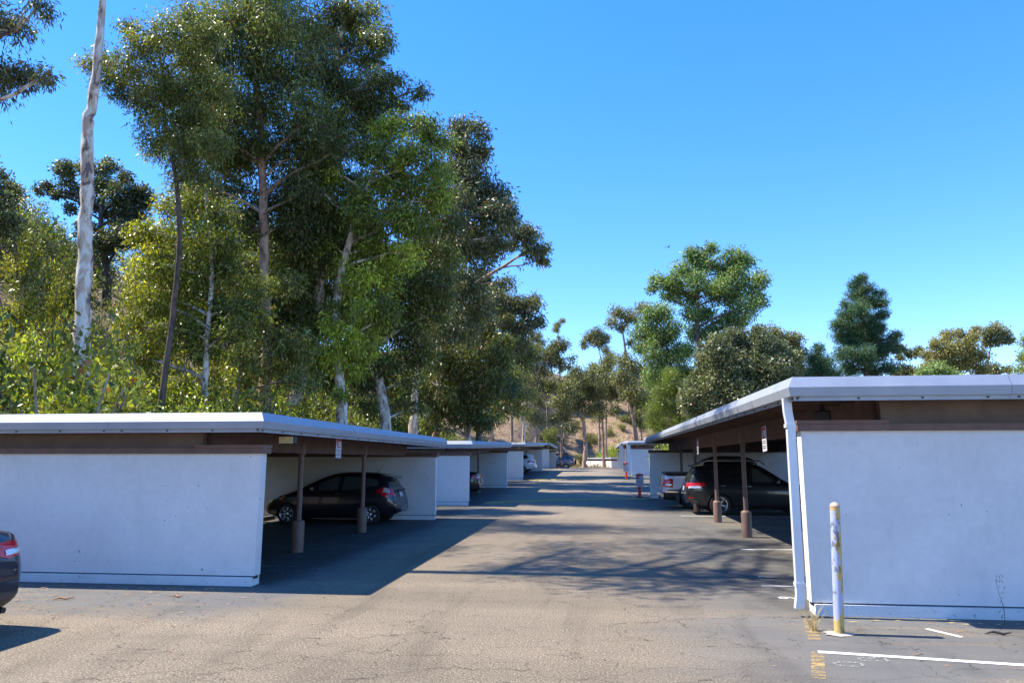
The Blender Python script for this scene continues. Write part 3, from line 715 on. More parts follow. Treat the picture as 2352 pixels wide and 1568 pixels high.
    for s in (-1, 1):
        mx, mz = c['mirror']
        mb = MB(); mb.box(mx - .05, mx + .07, s * (hw - .03) - .0, s * (hw + .17), mz, mz + .14); mb.build('mirror', c['paint'], root, bevel=.03)
        for hx, hz in c.get('handles', []):
            y = s * (hw * .985); mb = MB(); mb.box(hx, hx + .17, min(y, y + s * .035), max(y, y + s * .035), hz, hz + .03); mb.build('door_handle', c.get('hmat', c['paint']), root, bevel=.008)
    return root, patch
def ellipse(cx, cy, a, b, n=14): return [(cx + a * math.cos(2 * math.pi * i / n), cy + b * math.sin(2 * math.pi * i / n)) for i in range(n)]
NAVY = m_car('black_blue_car_paint', (.012, .013, .022)); BLK = m_car('black_car_paint', (.01, .011, .014)); SLV = m_car('silver_car_paint', (.62, .64, .68), .15)
WHT = m_car('white_car_paint', (.68, .70, .72), 0); SBL = m_car('slate_car_paint', (.045, .065, .10), .4); DKG = m_car('dark_sedan_paint', (.02, .022, .035), .4)

fit = dict(L=4.11, W=1.70, paint=NAVY, wr=.30, rr=.205, arch=.335, wheels=[.74, 3.34], spokes=7,
    top=[(0, .55), (.08, .68), (.35, .80), (.75, .92), (1.0, 1.0), (1.5, 1.25), (1.95, 1.44), (2.3, 1.50), (2.8, 1.515), (3.4, 1.49), (3.72, 1.42), (3.85, 1.2), (4.0, .95), (4.08, .75), (4.11, .55)],
    belt=[(0, .5), (.3, .74), (1.0, .90), (2.0, .96), (3.2, 1.02), (3.8, 1.06), (4.11, .7)], bot=[(0, .28), (.3, .2), (.8, .17), (3.3, .17), (3.9, .26), (4.11, .34)],
    wid=[(0, .70), (.12, .84), (.5, .97), (1, 1), (3.3, 1), (3.8, .95), (4.0, .9), (4.11, .82)], mirror=(1.55, .98), handles=[(2.25, .88), (3.0, .92)],
    clad=[(0, .2), (4.11, .2)],
    patches=[('side_window', [(1.28, .98), (1.62, 1.17), (1.62, .98)], 'y', GLASSP), ('side_window', [(1.70, .99), (1.70, 1.19), (2.05, 1.36), (2.36, 1.40), (2.30, 1.0)], 'y', GLASSP),
             ('side_window', [(2.44, 1.01), (2.48, 1.40), (3.0, 1.40), (3.08, 1.06)], 'y', GLASSP), ('side_window', [(3.18, 1.10), (3.16, 1.38), (3.48, 1.33), (3.56, 1.14)], 'y', GLASSP),
             ('headlight', [(.12, .68), (.32, .79), (.62, .86), (.52, .74), (.25, .64)], 'y', GLASSP, .008), ('headlight', [(.35, .55), (.72, .62), (.72, .74), (.5, .68)], 'f', CLRL, .008),
             ('marker_light', [(.50, .70), (.62, .84), (.66, .85), (.56, .70)], 'y', AMBL, .012),
             ('taillight', [(3.50, 1.0), (3.72, 1.10), (3.92, 1.06), (3.95, .84), (3.78, .80), (3.60, .92)], 'y', REDL, .008),
             ('reverse_lens', [(3.70, .95), (3.74, 1.085), (3.90, 1.05), (3.91, .93)], 'y', CLRL, .014),
             ('taillight', [(.60, .84), (.60, 1.06), (.76, 1.04), (.76, .82)], 'r', REDL, .01),
             ('rear_window', [(-.55, 1.1), (-.5, 1.37), (.5, 1.37), (.55, 1.1)], 'r', GLASSD, .008, 'c'),
             ('windshield', [(-.62, 1.02), (-.5, 1.36), (.5, 1.36), (.62, 1.02)], 'f', GLASSD, .008, 'c'),
             ('licence_plate', [(-.16, .80), (-.16, .94), (.16, .94), (.16, .80)], 'r', SIGNW, .02, 'c'),
             ('grille', [(-.4, .4), (-.4, .52), (.4, .52), (.4, .4)], 'f', PLAS, .01, 'c')])
r, pt = make_car(fit, (-10.13, 22.17, 0), 0, 'black hatchback parked nose-in under the near left carport', 'car')
mb = MB(); mb.add([(3.6, -.55, 1.455), (3.6, .55, 1.455), (3.95, .5, 1.40), (3.95, -.5, 1.40), (3.6, -.55, 1.42), (3.6, .55, 1.42), (3.93, .5, 1.345), (3.93, -.5, 1.345)], [(0, 3, 2, 1), (4, 5, 6, 7), (3, 7, 6, 2), (0, 4, 7, 3), (1, 2, 6, 5), (0, 1, 5, 4)]); mb.build('spoiler', NAVY, r)
MB().tube([(3.3, -.1, 1.5), (3.48, -.1, 1.70)], [.008, .004], 6).build('antenna', PLAS, r)
MB().tube([(4.02, -.4, .98), (4.06, -.4, 1.0), (4.06, .4, 1.0), (4.02, .4, .98)], .022, 6).build('hatch_trim', PLAS, r)

suv = dict(L=4.75, W=1.88, paint=BLK, wr=.365, rr=.25, arch=.41, wheels=[.92, 3.62], spokes=5, tumble=.34,
    top=[(0, .6), (.08, .85), (.4, 1.0), (1.1, 1.10), (1.35, 1.16), (1.9, 1.55), (2.2, 1.72), (2.8, 1.80), (3.6, 1.80), (4.25, 1.74), (4.42, 1.6), (4.58, 1.25), (4.7, 1.1), (4.75, .7)],
    belt=[(0, .55), (.4, .92), (1.2, 1.05), (2.5, 1.10), (3.6, 1.15), (4.5, 1.2), (4.75, .8)], bot=[(0, .32), (.4, .24), (4.1, .28), (4.4, .38), (4.75, .48)],
    wid=[(0, .72), (.15, .88), (.6, .98), (1, 1), (3.9, 1), (4.4, .95), (4.65, .9), (4.75, .84)], mirror=(1.65, 1.08), handles=[(2.55, .98), (3.4, 1.0)], hmat=CHROME,
    clad=[(0, .48), (.5, .42), (1.4, .38), (3.1, .38), (4.1, .42), (4.75, .52)],
    patches=[('side_window', [(1.62, 1.12), (2.15, 1.48), (2.32, 1.60), (2.48, 1.62), (2.46, 1.14)], 'y', GLASSP), ('side_window', [(2.56, 1.15), (2.58, 1.63), (3.4, 1.62), (3.46, 1.2)], 'y', GLASSD),
             ('side_window', [(3.56, 1.22), (3.54, 1.61), (4.0, 1.58), (4.15, 1.36)], 'y', GLASSD),
             ('taillight', [(4.08, 1.02), (4.12, 1.12), (4.66, 1.10), (4.68, .96), (4.3, .94)], 'y', REDL, .01), ('reverse_lens', [(4.22, .93), (4.3, 1.0), (4.66, .985), (4.68, .92)], 'y', CLRL, .016),
             ('taillight', [(.5, .96), (.5, 1.10), (.84, 1.10), (.84, .96)], 'r', REDL, .01),
             ('reflector', [(4.5, .56), (4.5, .61), (4.68, .62), (4.68, .57)], 'y', REDL, .012),
             ('rear_window', [(-.66, 1.2), (-.58, 1.55), (.58, 1.55), (.66, 1.2)], 'r', GLASSD, .008, 'c'),
             ('licence_plate', [(-.16, .84), (-.16, .98), (.16, .98), (.16, .84)], 'r', SIGNW, .02, 'c'),
             ('windshield', [(-.7, 1.16), (-.55, 1.6), (.55, 1.6), (.7, 1.16)], 'f', GLASSD, .008, 'c'),
             ('headlight', [(.45, .78), (.5, .95), (.84, .98), (.84, .8)], 'f', CLRL, .008)])
r, pt = make_car(suv, (3.08 + 4.75, 27.22, 0), math.pi, 'black sport utility vehicle with roof rack under the long right carport', 'suv')
for s in (-1, 1): MB().tube([(2.0, s * .62, 1.74), (2.15, s * .62, 1.87), (4.0, s * .62, 1.88), (4.15, s * .62, 1.76)], .03, 8).build('roof_rail', SILV, r)
mb = MB(); mb.tube([(2.3, 0, 1.84), (2.6, 0, 1.91), (3.6, 0, 1.92), (4.0, 0, 1.86)], [.1, .13, .13, .08], 10)
mb.v = [(x, y * 5.2, z) for x, y, z in mb.v]; mb.build('roof_cargo_bag', PLAS, r, smooth=True)
mb = MB(); mb.add([(4.1, -.62, 1.77), (4.1, .62, 1.77), (4.52, .56, 1.715), (4.52, -.56, 1.715), (4.1, -.62, 1.73), (4.1, .62, 1.73), (4.50, .56, 1.66), (4.50, -.56, 1.66)], [(0, 3, 2, 1), (4, 5, 6, 7), (3, 7, 6, 2), (0, 4, 7, 3), (1, 2, 6, 5), (0, 1, 5, 4)]); mb.build('spoiler', BLK, r)

# silver pickup: cab forward, bed with dark cover at the rear
trk = dict(L=5.3, W=1.85, paint=SLV, wr=.385, rr=.24, arch=.46, wheels=[.95, 4.22], spokes=6, tumble=.3,
    top=[(0, .7), (.08, .95), (.4, 1.08), (1.2, 1.16), (1.45, 1.22), (1.95, 1.62), (2.2, 1.76), (2.9, 1.80), (3.35, 1.76), (3.5, 1.3), (3.6, 1.3), (5.0, 1.30), (5.15, 1.30), (5.22, 1.26), (5.27, 1.0)],
    belt=[(0, .62), (.4, 1.0), (1.4, 1.12), (3.4, 1.2), (3.7, 1.27), (5.1, 1.28), (5.27, 1.0)], bot=[(0, .4), (.4, .36), (4.8, .33), (5.3, .37)],
    wid=[(0, .8), (.15, .92), (.6, 1), (4.8, 1), (5.2, .98), (5.3, .93)], mirror=(1.75, 1.15), handles=[(2.5, 1.03)],
    clad=[(0, .62), (5.3, .66)],
    patches=[('side_window', [(1.8, 1.22), (2.2, 1.62), (2.9, 1.65), (2.95, 1.24)], 'y', GLASSD),
             ('taillight', [(4.93, .84), (4.91, 1.16), (5.02, 1.18), (5.22, 1.13), (5.22, .84)], 'y', REDL, .012), ('reverse_lens', [(4.97, .91), (4.97, .97), (5.2, .97), (5.2, .91)], 'y', CLRL, .018),
             ('side_molding', [(4.6, .635), (4.62, .70), (5.22, .70), (5.24, .64)], 'y', CHROME, .014),
             ('taillight', [(.78, .84), (.78, 1.16), (.88, 1.14), (.88, .84)], 'r', REDL, .012), ('licence_plate', [(-.16, .62), (-.16, .76), (.16, .76), (.16, .62)], 'r', SIGNW, .02, 'c')])
r, pt = make_car(trk, (2.55 + 5.3, 30.35, 0), math.pi, 'silver pickup truck with a dark bed cover backed out beside the black vehicle', 'pickup truck')
MB().box(3.55, 5.18, -.86, .86, 1.335, 1.385).build('bed_cover', PLAS, r, bevel=.015)
MB().box(3.55, 5.2, -.84, .84, 1.39, 1.43).build('cover_lid', simple('grey_cover', (.10, .10, .105), .4), r, bevel=.012)
MB().box(5.24, 5.40, -.84, .84, .44, .62).build('rear_bumper', CHROME, r, bevel=.03)
MB().box(5.32, 5.42, -.06, .06, .38, .5).build('tow_hitch', PLAS, r, bevel=.01)
for s in (-1, 1):
    mb = MB(); n_ = 20
    for i in range(n_): 
        a0 = math.pi * (-.06 + 1.12 * i / n_); a1 = math.pi * (-.06 + 1.12 * (i + 1) / n_)
        q = []
        for a in (a0, a1):
            for rr_, yy in ((.455, .93), (.56, .935), (.62, .90)): q.append((4.22 + math.cos(a) * rr_, s * yy, .385 + math.sin(a) * rr_))
        mb.add(q, [(0, 1, 4, 3), (1, 2, 5, 4)])
    mb.build('wheel_arch_trim', PLAS, r, smooth=True)

sed = dict(L=4.8, W=1.82, paint=DKG, wr=.33, rr=.22, arch=.37, wheels=[.95, 3.73], spokes=8,
    top=[(0, .5), (.08, .7), (.5, .86), (1.2, .96), (1.45, 1.02), (2.0, 1.36), (2.4, 1.46), (3.0, 1.47), (3.5, 1.38), (4.05, 1.14), (4.3, 1.11), (4.62, 1.10), (4.7, 1.02), (4.78, .8), (4.8, .6)],
    belt=[(0, .46), (.5, .8), (1.4, .93), (3.0, .98), (4.2, 1.03), (4.6, 1.0), (4.8, .7)], bot=[(0, .24), (.4, .18), (4.2, .19), (4.6, .22), (4.8, .36)],
    wid=[(0, .70), (.15, .86), (.6, .97), (1, 1), (3.9, 1), (4.4, .95), (4.65, .88), (4.75, .82), (4.8, .72)], mirror=(1.75, .98), handles=[(2.4, .86), (3.3, .88)],
    clad=[(0, .22), (4.2, .22), (4.5, .42), (4.8, .46)],
    patches=[('side_window', [(1.65, .98), (2.15, 1.29), (2.6, 1.38), (2.6, 1.0)], 'y', GLASSD), ('side_window', [(2.7, 1.0), (2.7, 1.38), (3.2, 1.36), (3.7, 1.12), (3.6, 1.03)], 'y', GLASSD),
             ('taillight', [(4.42, .86), (4.42, 1.0), (4.70, 1.0), (4.76, .82), (4.6, .78)], 'y', REDL, .01),
             ('taillight', [(.28, .86), (.32, .98), (.80, 1.0), (.80, .86), (.5, .80)], 'r', REDL, .012), ('reverse_lens', [(.45, .84), (.45, .90), (.80, .92), (.80, .86)], 'r', CLRL, .02),
             ('rear_window', [(-.6, 1.14), (-.5, 1.36), (.5, 1.36), (.6, 1.14)], 'r', GLASSD, .008, 'c'), ('licence_plate', [(-.16, .68), (-.16, .82), (.16, .82), (.16, .68)], 'r', SIGNW, .01, 'c'),
             ('plate_recess', [(-.3, .62), (-.26, .86), (.26, .86), (.3, .62)], 'r', PLAS, .004, 'c'),
             ('windshield', [(-.65, 1.0), (-.5, 1.34), (.5, 1.34), (.65, 1.0)], 'f', GLASSD, .008, 'c'), ('headlight', [(.4, .62), (.45, .74), (.78, .8), (.78, .66)], 'f', CLRL, .008)])
r, pt = make_car(sed, (-6.62 - 4.8, 7.2, 0), 0, 'dark sedan at the left edge, only its rear corner in the picture', 'car')
MB().tube([(4.55, .55, .24), (4.74, .55, .23)], .035, 10).build('exhaust', PLAS, r)
make_car(dict(sed, paint=NAVY), (-5.75 - 4.8, 35.9, G(-6, 36) - .01), 0, 'dark car under the second left carport, its red rear light showing past the wall', 'car')
make_car(dict(suv, paint=WHT, tumble=.36), (-5.15 - 4.75, 61.2, G(-6, 61)), 0, 'white sport utility vehicle under the third left carport', 'suv')
make_car(dict(sed, paint=DKG), (-4.55 - 4.8, 95.6, G(-5, 95.6)), 0, 'dark sedan parked past the farthest left carport', 'car')
r, pt = make_car(dict(suv, paint=SBL), (-3.1 - 4.75, 98.6, G(-4, 98.6)), 0, 'slate blue off-road vehicle with a roof box at the far end of the driveway', 'suv')
MB().box(2.1, 3.9, -.5, .5, 1.86, 2.12).build('roof_box', PLAS, r, bevel=.06)
MB().tube([(4.76, -.1, .95), (4.98, -.1, .95)], .36, 16).build('spare_wheel', RUB, r)

# ------------------------------------------------------------------ vegetation
LEAF = dict(
    euc=m_leaf('eucalyptus_leaf', (.055, .070, .024), (.155, .175, .048), (.30, .30, .065), .42, .38),
    eucblue=m_leaf('blue_eucalyptus_leaf', (.055, .064, .034), (.13, .142, .064), (.24, .23, .09), .36, .4),
    lime=m_leaf('bright_leaf', (.065, .090, .020), (.165, .205, .032), (.34, .38, .05), .42, .38),
    bush=m_leaf('shrub_leaf', (.050, .070, .018), (.155, .175, .028), (.38, .35, .045), .38, .38),
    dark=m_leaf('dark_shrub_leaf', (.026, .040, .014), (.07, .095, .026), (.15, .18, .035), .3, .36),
    olive=m_leaf('olive_leaf', (.060, .070, .028), (.15, .155, .060), (.27, .24, .09), .35, .5),
    sage=m_leaf('pale_green_leaf', (.055, .10, .036), (.15, .22, .075), (.28, .35, .12), .4, .5),
    pine=m_leaf('pine_needles', (.022, .060, .030), (.06, .125, .055), (.16, .23, .08), .25, .6),
    oak=m_leaf('broad_dark_leaf', (.050, .066, .034), (.12, .138, .066), (.24, .24, .12), .28, .42))
BARK = dict(
    gum=m_bark('gum_bark', (.66, .64, .60), (.48, .38, .30), (.16, .12, .125), 1.8, .505),
    tan=m_bark('tan_bark', (.42, .33, .25), (.27, .18, .12), (.12, .09, .075), 2.2, .48),
    pink=m_bark('pinkish_bark', (.46, .35, .27), (.33, .20, .14), (.16, .12, .10), 1.5, .52),
    brown=m_bark('brown_bark', (.15, .11, .085), (.10, .07, .05), (.05, .04, .03), 2.5, .5))

def leafmesh(name, cl, per, size, asp, droop, seed, loose=0):
    """cl: array (k,5) = centre, radius, tint ; per = number of leaves per unit r^2"""
    R = np.random.default_rng(seed)
    cl = np.asarray(cl, float); cnt = np.maximum(6, (per * cl[:, 3] ** 2).astype(int))
    idx = np.repeat(np.arange(len(cl)), cnt); n = len(idx)
    c = cl[idx]
    off = R.normal(size=(n, 3)); off /= np.linalg.norm(off, axis=1)[:, None]; rad = R.random(n) ** .45
    off = off * ((rad ** (1.6 - .5 * loose)) * (1.18 + .42 * loose))[:, None] * c[:, 3:4]; off[:, 2] = off[:, 2] * .85 - (R.random(n) ** 3) * c[:, 3] * .5 * min(1.5, abs(droop))
    p = c[:, :3] + off
    d = R.normal(size=(n, 3)); d[:, 2] -= droop; d += off / c[:, 3:4] * .8; d /= np.linalg.norm(d, axis=1)[:, None]
    q = R.normal(size=(n, 3)); s = np.cross(d, q); s /= np.linalg.norm(s, axis=1)[:, None]
    l = size * R.uniform(.6, 1.3, n)[:, None]; w = l * asp
    v = np.stack([p, p + d * l * .45 + s * w * .5, p + d * l, p + d * l * .45 - s * w * .5], 1).reshape(-1, 3).astype(np.float32)
    me = bpy.data.meshes.new(name); me.vertices.add(4 * n); me.loops.add(4 * n); me.polygons.add(n)
    me.vertices.foreach_set('co', v.ravel()); me.loops.foreach_set('vertex_index', np.arange(4 * n, dtype=np.int32))
    me.polygons.foreach_set('loop_start', np.arange(0, 4 * n, 4, dtype=np.int32))
    at_ = me.attributes.new('tint', 'FLOAT_COLOR', 'POINT')
    t = np.clip(c[:, 4] + R.normal(0, .09, n), 0, 1); b = R.random(n); e = R.random(n)
    colr = np.stack([t, b, e, np.ones(n)], 1).repeat(4, 0).astype(np.float32)
    at_.data.foreach_set('color', colr.ravel()); me.update(calc_edges=True)
    return me
def clumps(center, r, seed, dens=1.0, tint=.35, tv=.2, sub=.55, near=False):
    R = random.Random(seed); out = []
    k = max(4, int(12 * dens))
    for _ in range(k):
        while True:
            u = Vector((R.uniform(-1, 1), R.uniform(-1, 1), R.uniform(-1, 1)))
            if .1 < u.length < 1: break
        u = u.normalized() * (u.length ** .5) * r * .78; u.z *= .85
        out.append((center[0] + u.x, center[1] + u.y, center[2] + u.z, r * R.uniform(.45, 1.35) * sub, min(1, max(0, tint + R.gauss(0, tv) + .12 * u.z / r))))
    return out
TREES = []
LM = 3.2
def tree(name, label, Y, trunk, blobs, leaf='euc', bark='gum', size=.2, asp=.24, droop=1.0, per=140, dens=1.0, tint=.35, r0=.25, group=None, seed=1, zb=None, limbs=True, depth=.5, cat='tree', fillz=0, sub=.55, near=False):
    """trunk: list of (px, py[, dY]); blobs: (px, py, r_px[, dY, tint])"""
    R = random.Random(seed)
    P = [at(t[0], t[1], Y + (t[2] if len(t) > 2 else 0)) for t in trunk]
    base = P[0].copy(); zg = T(base.x, base.y) - .15
    if base.z > zg + .1: P = [Vector((base.x + (base.x - P[1].x) * .1, base.y, zg))] + P
    else: P[0].z = min(P[0].z, zg)
    org = P[0].copy()
    root = empty(name, org); tag(root, label, cat, group)
    n = len(P); rr = [r0 * (1 - .78 * (i / (n - 1)) ** 1.1) for i in range(n)]
    # refine the path
    Q = [P[0]]; q = [rr[0] * 1.25]
    for i in range(n - 1):
        for k in range(1, 6):
            t = k / 5; a = P[max(0, i - 1)]; b = P[i]; c = P[i + 1]; d = P[min(n - 1, i + 2)]
            pt_ = .5 * ((2 * b) + (-a + c) * t + (2 * a - 5 * b + 4 * c - d) * t * t + (-a + 3 * b - 3 * c + d) * t ** 3)
            Q.append(pt_ + Vector((R.gauss(0, 1), R.gauss(0, 1), 0)) * rr[i] * .10); q.append((rr[i] + (rr[i + 1] - rr[i]) * t) * (1 + R.gauss(0, .05)))
    MB().tube([p - org for p in Q], q, 10).build('trunk', BARK[bark], root, smooth=True)
    cl = []; br = MB()
    for i, bl in enumerate(blobs):
        px, py, rp = bl[:3]; dist = Y / math.cos(0); 
        pc = at(px, py, Y); sc = (pc - Vector((0, 0, HC))).length
        r = rp * sc / FD * (1 / math.hypot((px - 1176) / FD, 1) if 0 else 1) / math.sqrt(1 + ((px - 1176) / FD) ** 2 + ((py - 784) / FD) ** 2)
        dY = bl[3] if len(bl) > 3 and bl[3] is not None else R.uniform(-1, 1) * depth * max(2.2 * r, 1.2)
        tt = bl[4] if len(bl) > 4 else tint + R.gauss(0, .08)
        c = at(px, py, Y + dY) 
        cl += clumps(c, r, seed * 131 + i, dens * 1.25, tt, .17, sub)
        if Y > 60: r *= 1.3 if group == GM else 1.12
        if limbs:
            cand = [(k, p) for k, p in enumerate(Q) if p.z < c.z - .15 * (c - p).length]
            if not cand: cand = [(k, p) for k, p in enumerate(Q)]
            if near: cand = list(enumerate(Q))
            k, p = min(cand, key=lambda kp: (kp[1] - c).length + .35 * abs(kp[1].z - (c.z - (c - Vector((kp[1].x, kp[1].y, c.z))).length * .9)))
            for w_ in (.45, .62, .8):
                e_ = p + (c - p) * w_ + Vector((R.gauss(0, .25), R.gauss(0, .25), R.gauss(.1, .2))) * r
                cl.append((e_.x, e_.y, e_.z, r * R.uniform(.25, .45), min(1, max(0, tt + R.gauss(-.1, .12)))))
            L_ = (c - p).length; rb = min(q[k] * .62, .035 + L_ * .018)
            mid = p + (c - p) * .5 + Vector((R.gauss(0, .06), R.gauss(0, .06), R.uniform(-.02, .08))) * L_
            m1 = p + (mid - p) * .5 + Vector((0, 0, .02 * L_)); m2 = mid + (c - mid) * .5 + Vector((R.gauss(0, .04), R.gauss(0, .04), R.gauss(0, .03))) * L_
            br.tube([x - org for x in (p, m1, mid, m2, c)], [rb, rb * .85, rb * .65, rb * .45, rb * .25], 6, False)
            for s in cl[-4:]:
                e = Vector(s[:3]); br.tube([m2 - org, (m2 + e) / 2 - org + Vector((0, 0, -.04 * r)), e - org], [rb * .4, rb * .26, rb * .08], 4, False)
    if br.v: br.build('branches', BARK[bark], root, smooth=True)['kind'] = 'stuff'
    per *= LM * (1.0 if Y < 60 else 1.6); asp *= 1.3
    cl = np.array(cl); cl[:, :3] -= np.array(org)
    me = leafmesh(name + '_leaves', cl, per, size, asp, droop, seed, 1 if Y > 60 else .35)
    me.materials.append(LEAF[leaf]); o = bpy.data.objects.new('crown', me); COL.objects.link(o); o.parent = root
    TREES.append((label, len(me.polygons)))
    return root

GT = 'tall eucalyptus trees behind the left carports'
# pale gum trunk at the left
tree('eucalyptus_tree', 'pale gum tree with a thick patchy bare trunk at the left', 22, [(188, 800), (192, 700), (196, 560), (202, 420), (200, 310), (212, 240), (225, 130), (236, 0), (244, -140), (250, -300)],
     [(180, -260, 110), (290, -280, 110), (240, -380, 120), (330, -230, 70), (130, -250, 80)], 'euc', 'gum', .2, .2, 1.3, 60, r0=.30, group=GT, seed=3)
tree('eucalyptus_tree', 'overarching eucalyptus beyond the top left of the picture, shading the near lane', 13, [(-420, 900), (-430, 300), (-380, -150), (-150, -400), (200, -460), (450, -440), (640, -400)],
     [(120, -200, 130, 7.0), (280, -260, 140, 4.0), (360, -160, 100, 2.0), (200, -330, 140, 1.0), (330, -320, 150, -0.3), (450, -180, 115, -0.8), (560, -220, 130, -0.4), (80, -180, 120, 3.0), (420, -380, 150, 5.0), (520, -330, 140, 3.0), (250, -150, 95, 0.4), (640, -200, 120, 5.0), (600, -350, 150, 8.0), (60, -330, 150, 8.0), (680, -330, 130, 1.5), (480, -260, 120, 1.0)], 'euc', 'gum', .2, .2, 1.3, 60, r0=.3, group=GT, seed=4, near=True)
# off frame tree whose twigs hang into the top left corner
tree('eucalyptus_tree', 'eucalyptus whose drooping twigs hang into the top left corner', 15.5, [(-230, 900), (-220, 500), (-190, 100), (-160, -300)],
     [(-20, 20, 62, 0), (40, 60, 40, .4), (90, 15, 36, 0), (20, 150, 46, 0), (-50, 160, 70, 0), (100, 175, 30, 0), (60, 170, 36, .3), (-170, -60, 110, 1.5), (-90, -170, 100, 2.2), (-240, 60, 100, 1.5), (-180, -280, 120, 2.5), (-260, -160, 110, 2.0)], 'eucblue', 'gum', .17, .16, 1.5, 260, r0=.3, group=GT, seed=5, tint=.3)
tree('eucalyptus_tree', 'slender eucalyptus with a thin brown stem and loose feathery crown', 27, [(372, 920), (396, 730), (412, 560), (405, 420), (380, 280), (372, 160), (350, 40)],
     [(290, 140, 40), (330, 100, 44), (390, 80, 50), (440, 120, 46), (260, 190, 36), (300, 210, 42), (360, 170, 48), (420, 200, 50), (340, 260, 40), (400, 290, 46), (460, 260, 44), (350, 330, 36), (420, 360, 42), (235, 130, 30), (205, 150, 24), (460, 40, 50), (500, 90, 44), (300, 60, 26), (470, 170, 50), (510, 200, 44), (440, 330, 44), (490, 330, 46), (390, 215, 44), (330, 220, 30), (455, 400, 44)], 'euc', 'brown', .18, .19, 1.2, 210, r0=.15, group=GT, seed=7, tint=.45, dens=1.0)
tree('eucalyptus_tree', 'tallest eucalyptus with a straight pinkish trunk and a broad dark crown', 33, [(606, 950), (614, 820), (608, 650), (605, 450), (594, 260), (575, 60), (560, -120), (550, -260)],
     [(500, 60, 60), (560, 20, 66), (640, 30, 70), (700, 70, 66), (470, 130, 56), (540, 130, 66), (610, 140, 66), (690, 160, 66), (430, 230, 50), (500, 220, 64), (570, 240, 64), (650, 250, 64), (720, 260, 60), (420, 330, 50), (490, 320, 60), (560, 340, 60), (630, 340, 66), (700, 350, 66), (440, 420, 50), (520, 430, 56), (640, 440, 66), (720, 430, 60), (480, 500, 50), (560, 520, 50), (680, 520, 60), (540, -60, 80), (640, -80, 90), (480, -150, 80), (600, -200, 100), (720, -120, 70), (560, -300, 90), (780, 330, 40), (600, 480, 44), (540, 270, 60), (610, 60, 60), (460, 280, 50), (520, 370, 50)],
     'euc', 'pink', .24, .2, 1.4, 118, r0=.34, group=GT, seed=9, tint=.28)
tree('eucalyptus_tree', 'tall eucalyptus leaning over a bent pale lower trunk', 36, [(652, 960), (688, 890), (722, 760), (735, 640), (738, 480), (748, 300), (768, 150), (800, 0), (815, -90)],
     [(740, 60, 46), (780, 30, 44), (830, 30, 50), (860, 80, 36), (800, 110, 44), (740, 150, 50), (870, 100, 30), (850, 140, 34), (770, 200, 50), (820, 190, 46), (870, 190, 40), (905, 190, 30), (760, 270, 54), (830, 250, 50), (880, 240, 44), (740, 330, 50), (800, 310, 50), (850, 290, 36), (700, 420, 54), (760, 400, 54), (720, 520, 60), (790, 470, 54), (780, 560, 60), (710, 610, 54), (660, 600, 50), (770, 640, 50), (960, 205, 26), (925, 240, 18), (640, 700, 50), (700, 710, 50), (610, 590, 54), (590, 680, 54), (560, 620, 50), (730, 370, 54), (760, 490, 54), (640, 560, 50), (700, 660, 50), (740, 740, 44), (670, 780, 44), (720, 810, 40), (600, 800, 40), (850, 350, 44), (820, 420, 44), (690, 480, 50), (640, 640, 50), (600, 730, 44)],
     'euc', 'gum', .26, .2, 1.4, 118, r0=.36, group=GT, seed=11, tint=.30)
tree('eucalyptus_tree', 'twin-trunked eucalyptus hung with bright lime foliage', 34, [(786, 980), (778, 860), (774, 700), (800, 560), (850, 420), (890, 320), (920, 270)],
     [(870, 300, 30, None, .9), (910, 280, 34, None, .7), (960, 280, 36, None, .8), (990, 300, 34), (890, 350, 40), (940, 340, 44, None, .7), (990, 360, 40), (860, 420, 44, None, .7), (920, 420, 50), (980, 430, 50), (840, 490, 44), (900, 500, 50), (960, 510, 50), (860, 570, 44, None, .6), (925, 580, 44, None, .95), (820, 640, 40, None, .8), (880, 640, 44, None, .6), (830, 710, 36, None, .85), (800, 780, 40, None, .95), (760, 810, 30, None, .98), (850, 760, 36, None, .7), (780, 700, 30), (830, 450, 30), (1020, 320, 24), (740, 440, 30), (770, 400, 24, None, .8), (800, 850, 34, None, .8), (780, 900, 22, None, .6), (870, 700, 40), (840, 820, 34, None, .7), (760, 740, 30, None, .9), (900, 720, 36), (750, 560, 34), (790, 620, 36, None, .7), (1000, 460, 36), (1000, 400, 36, None, .6)],
     'lime', 'gum', .24, .24, 1.3, 108, r0=.3, group=GT, seed=13, tint=.35)
tree('eucalyptus_tree', 'eucalyptus with a stout mottled blue-grey trunk behind the near left roof', 38, [(886, 990), (872, 880), (852, 780), (850, 640), (880, 500), (930, 400)],
     [(930, 480, 50), (1000, 470, 54), (880, 560, 50), (960, 560, 54), (900, 660, 54), (970, 660, 54), (860, 720, 50), (930, 740, 54), (890, 830, 44), (830, 860, 40), (970, 800, 50), (1010, 590, 50), (1010, 700, 50), (790, 900, 24), (850, 930, 26), (845, 880, 26), (1030, 520, 40), (920, 800, 44), (880, 900, 26), (940, 870, 36), (1000, 640, 44), (870, 620, 44), (930, 920, 26), (960, 930, 26)], 'euc', 'gum', .26, .22, 1.4, 96, r0=.36, group=GT, seed=15, tint=.2)
tree('eucalyptus_tree', 'dark eucalyptus whose narrow crown top stands above its neighbours', 44, [(950, 1000), (955, 880), (975, 740), (1010, 560), (1050, 420), (1070, 310)],
     [(1065, 290, 34), (1100, 300, 26), (1045, 330, 30), (1085, 350, 38), (1040, 390, 40), (1090, 400, 40), (1110, 350, 20), (1100, 450, 44), (1050, 460, 44), (1140, 440, 34), (1130, 490, 40), (1080, 520, 44), (1160, 480, 30), (1040, 560, 44), (1100, 580, 44), (1150, 540, 34), (1060, 650, 50), (1010, 740, 50), (1060, 740, 50), (1100, 700, 44), (1170, 500, 24)], 'eucblue', 'gum', .28, .24, 1.4, 100, r0=.3, group=GT, seed=17, tint=.3)
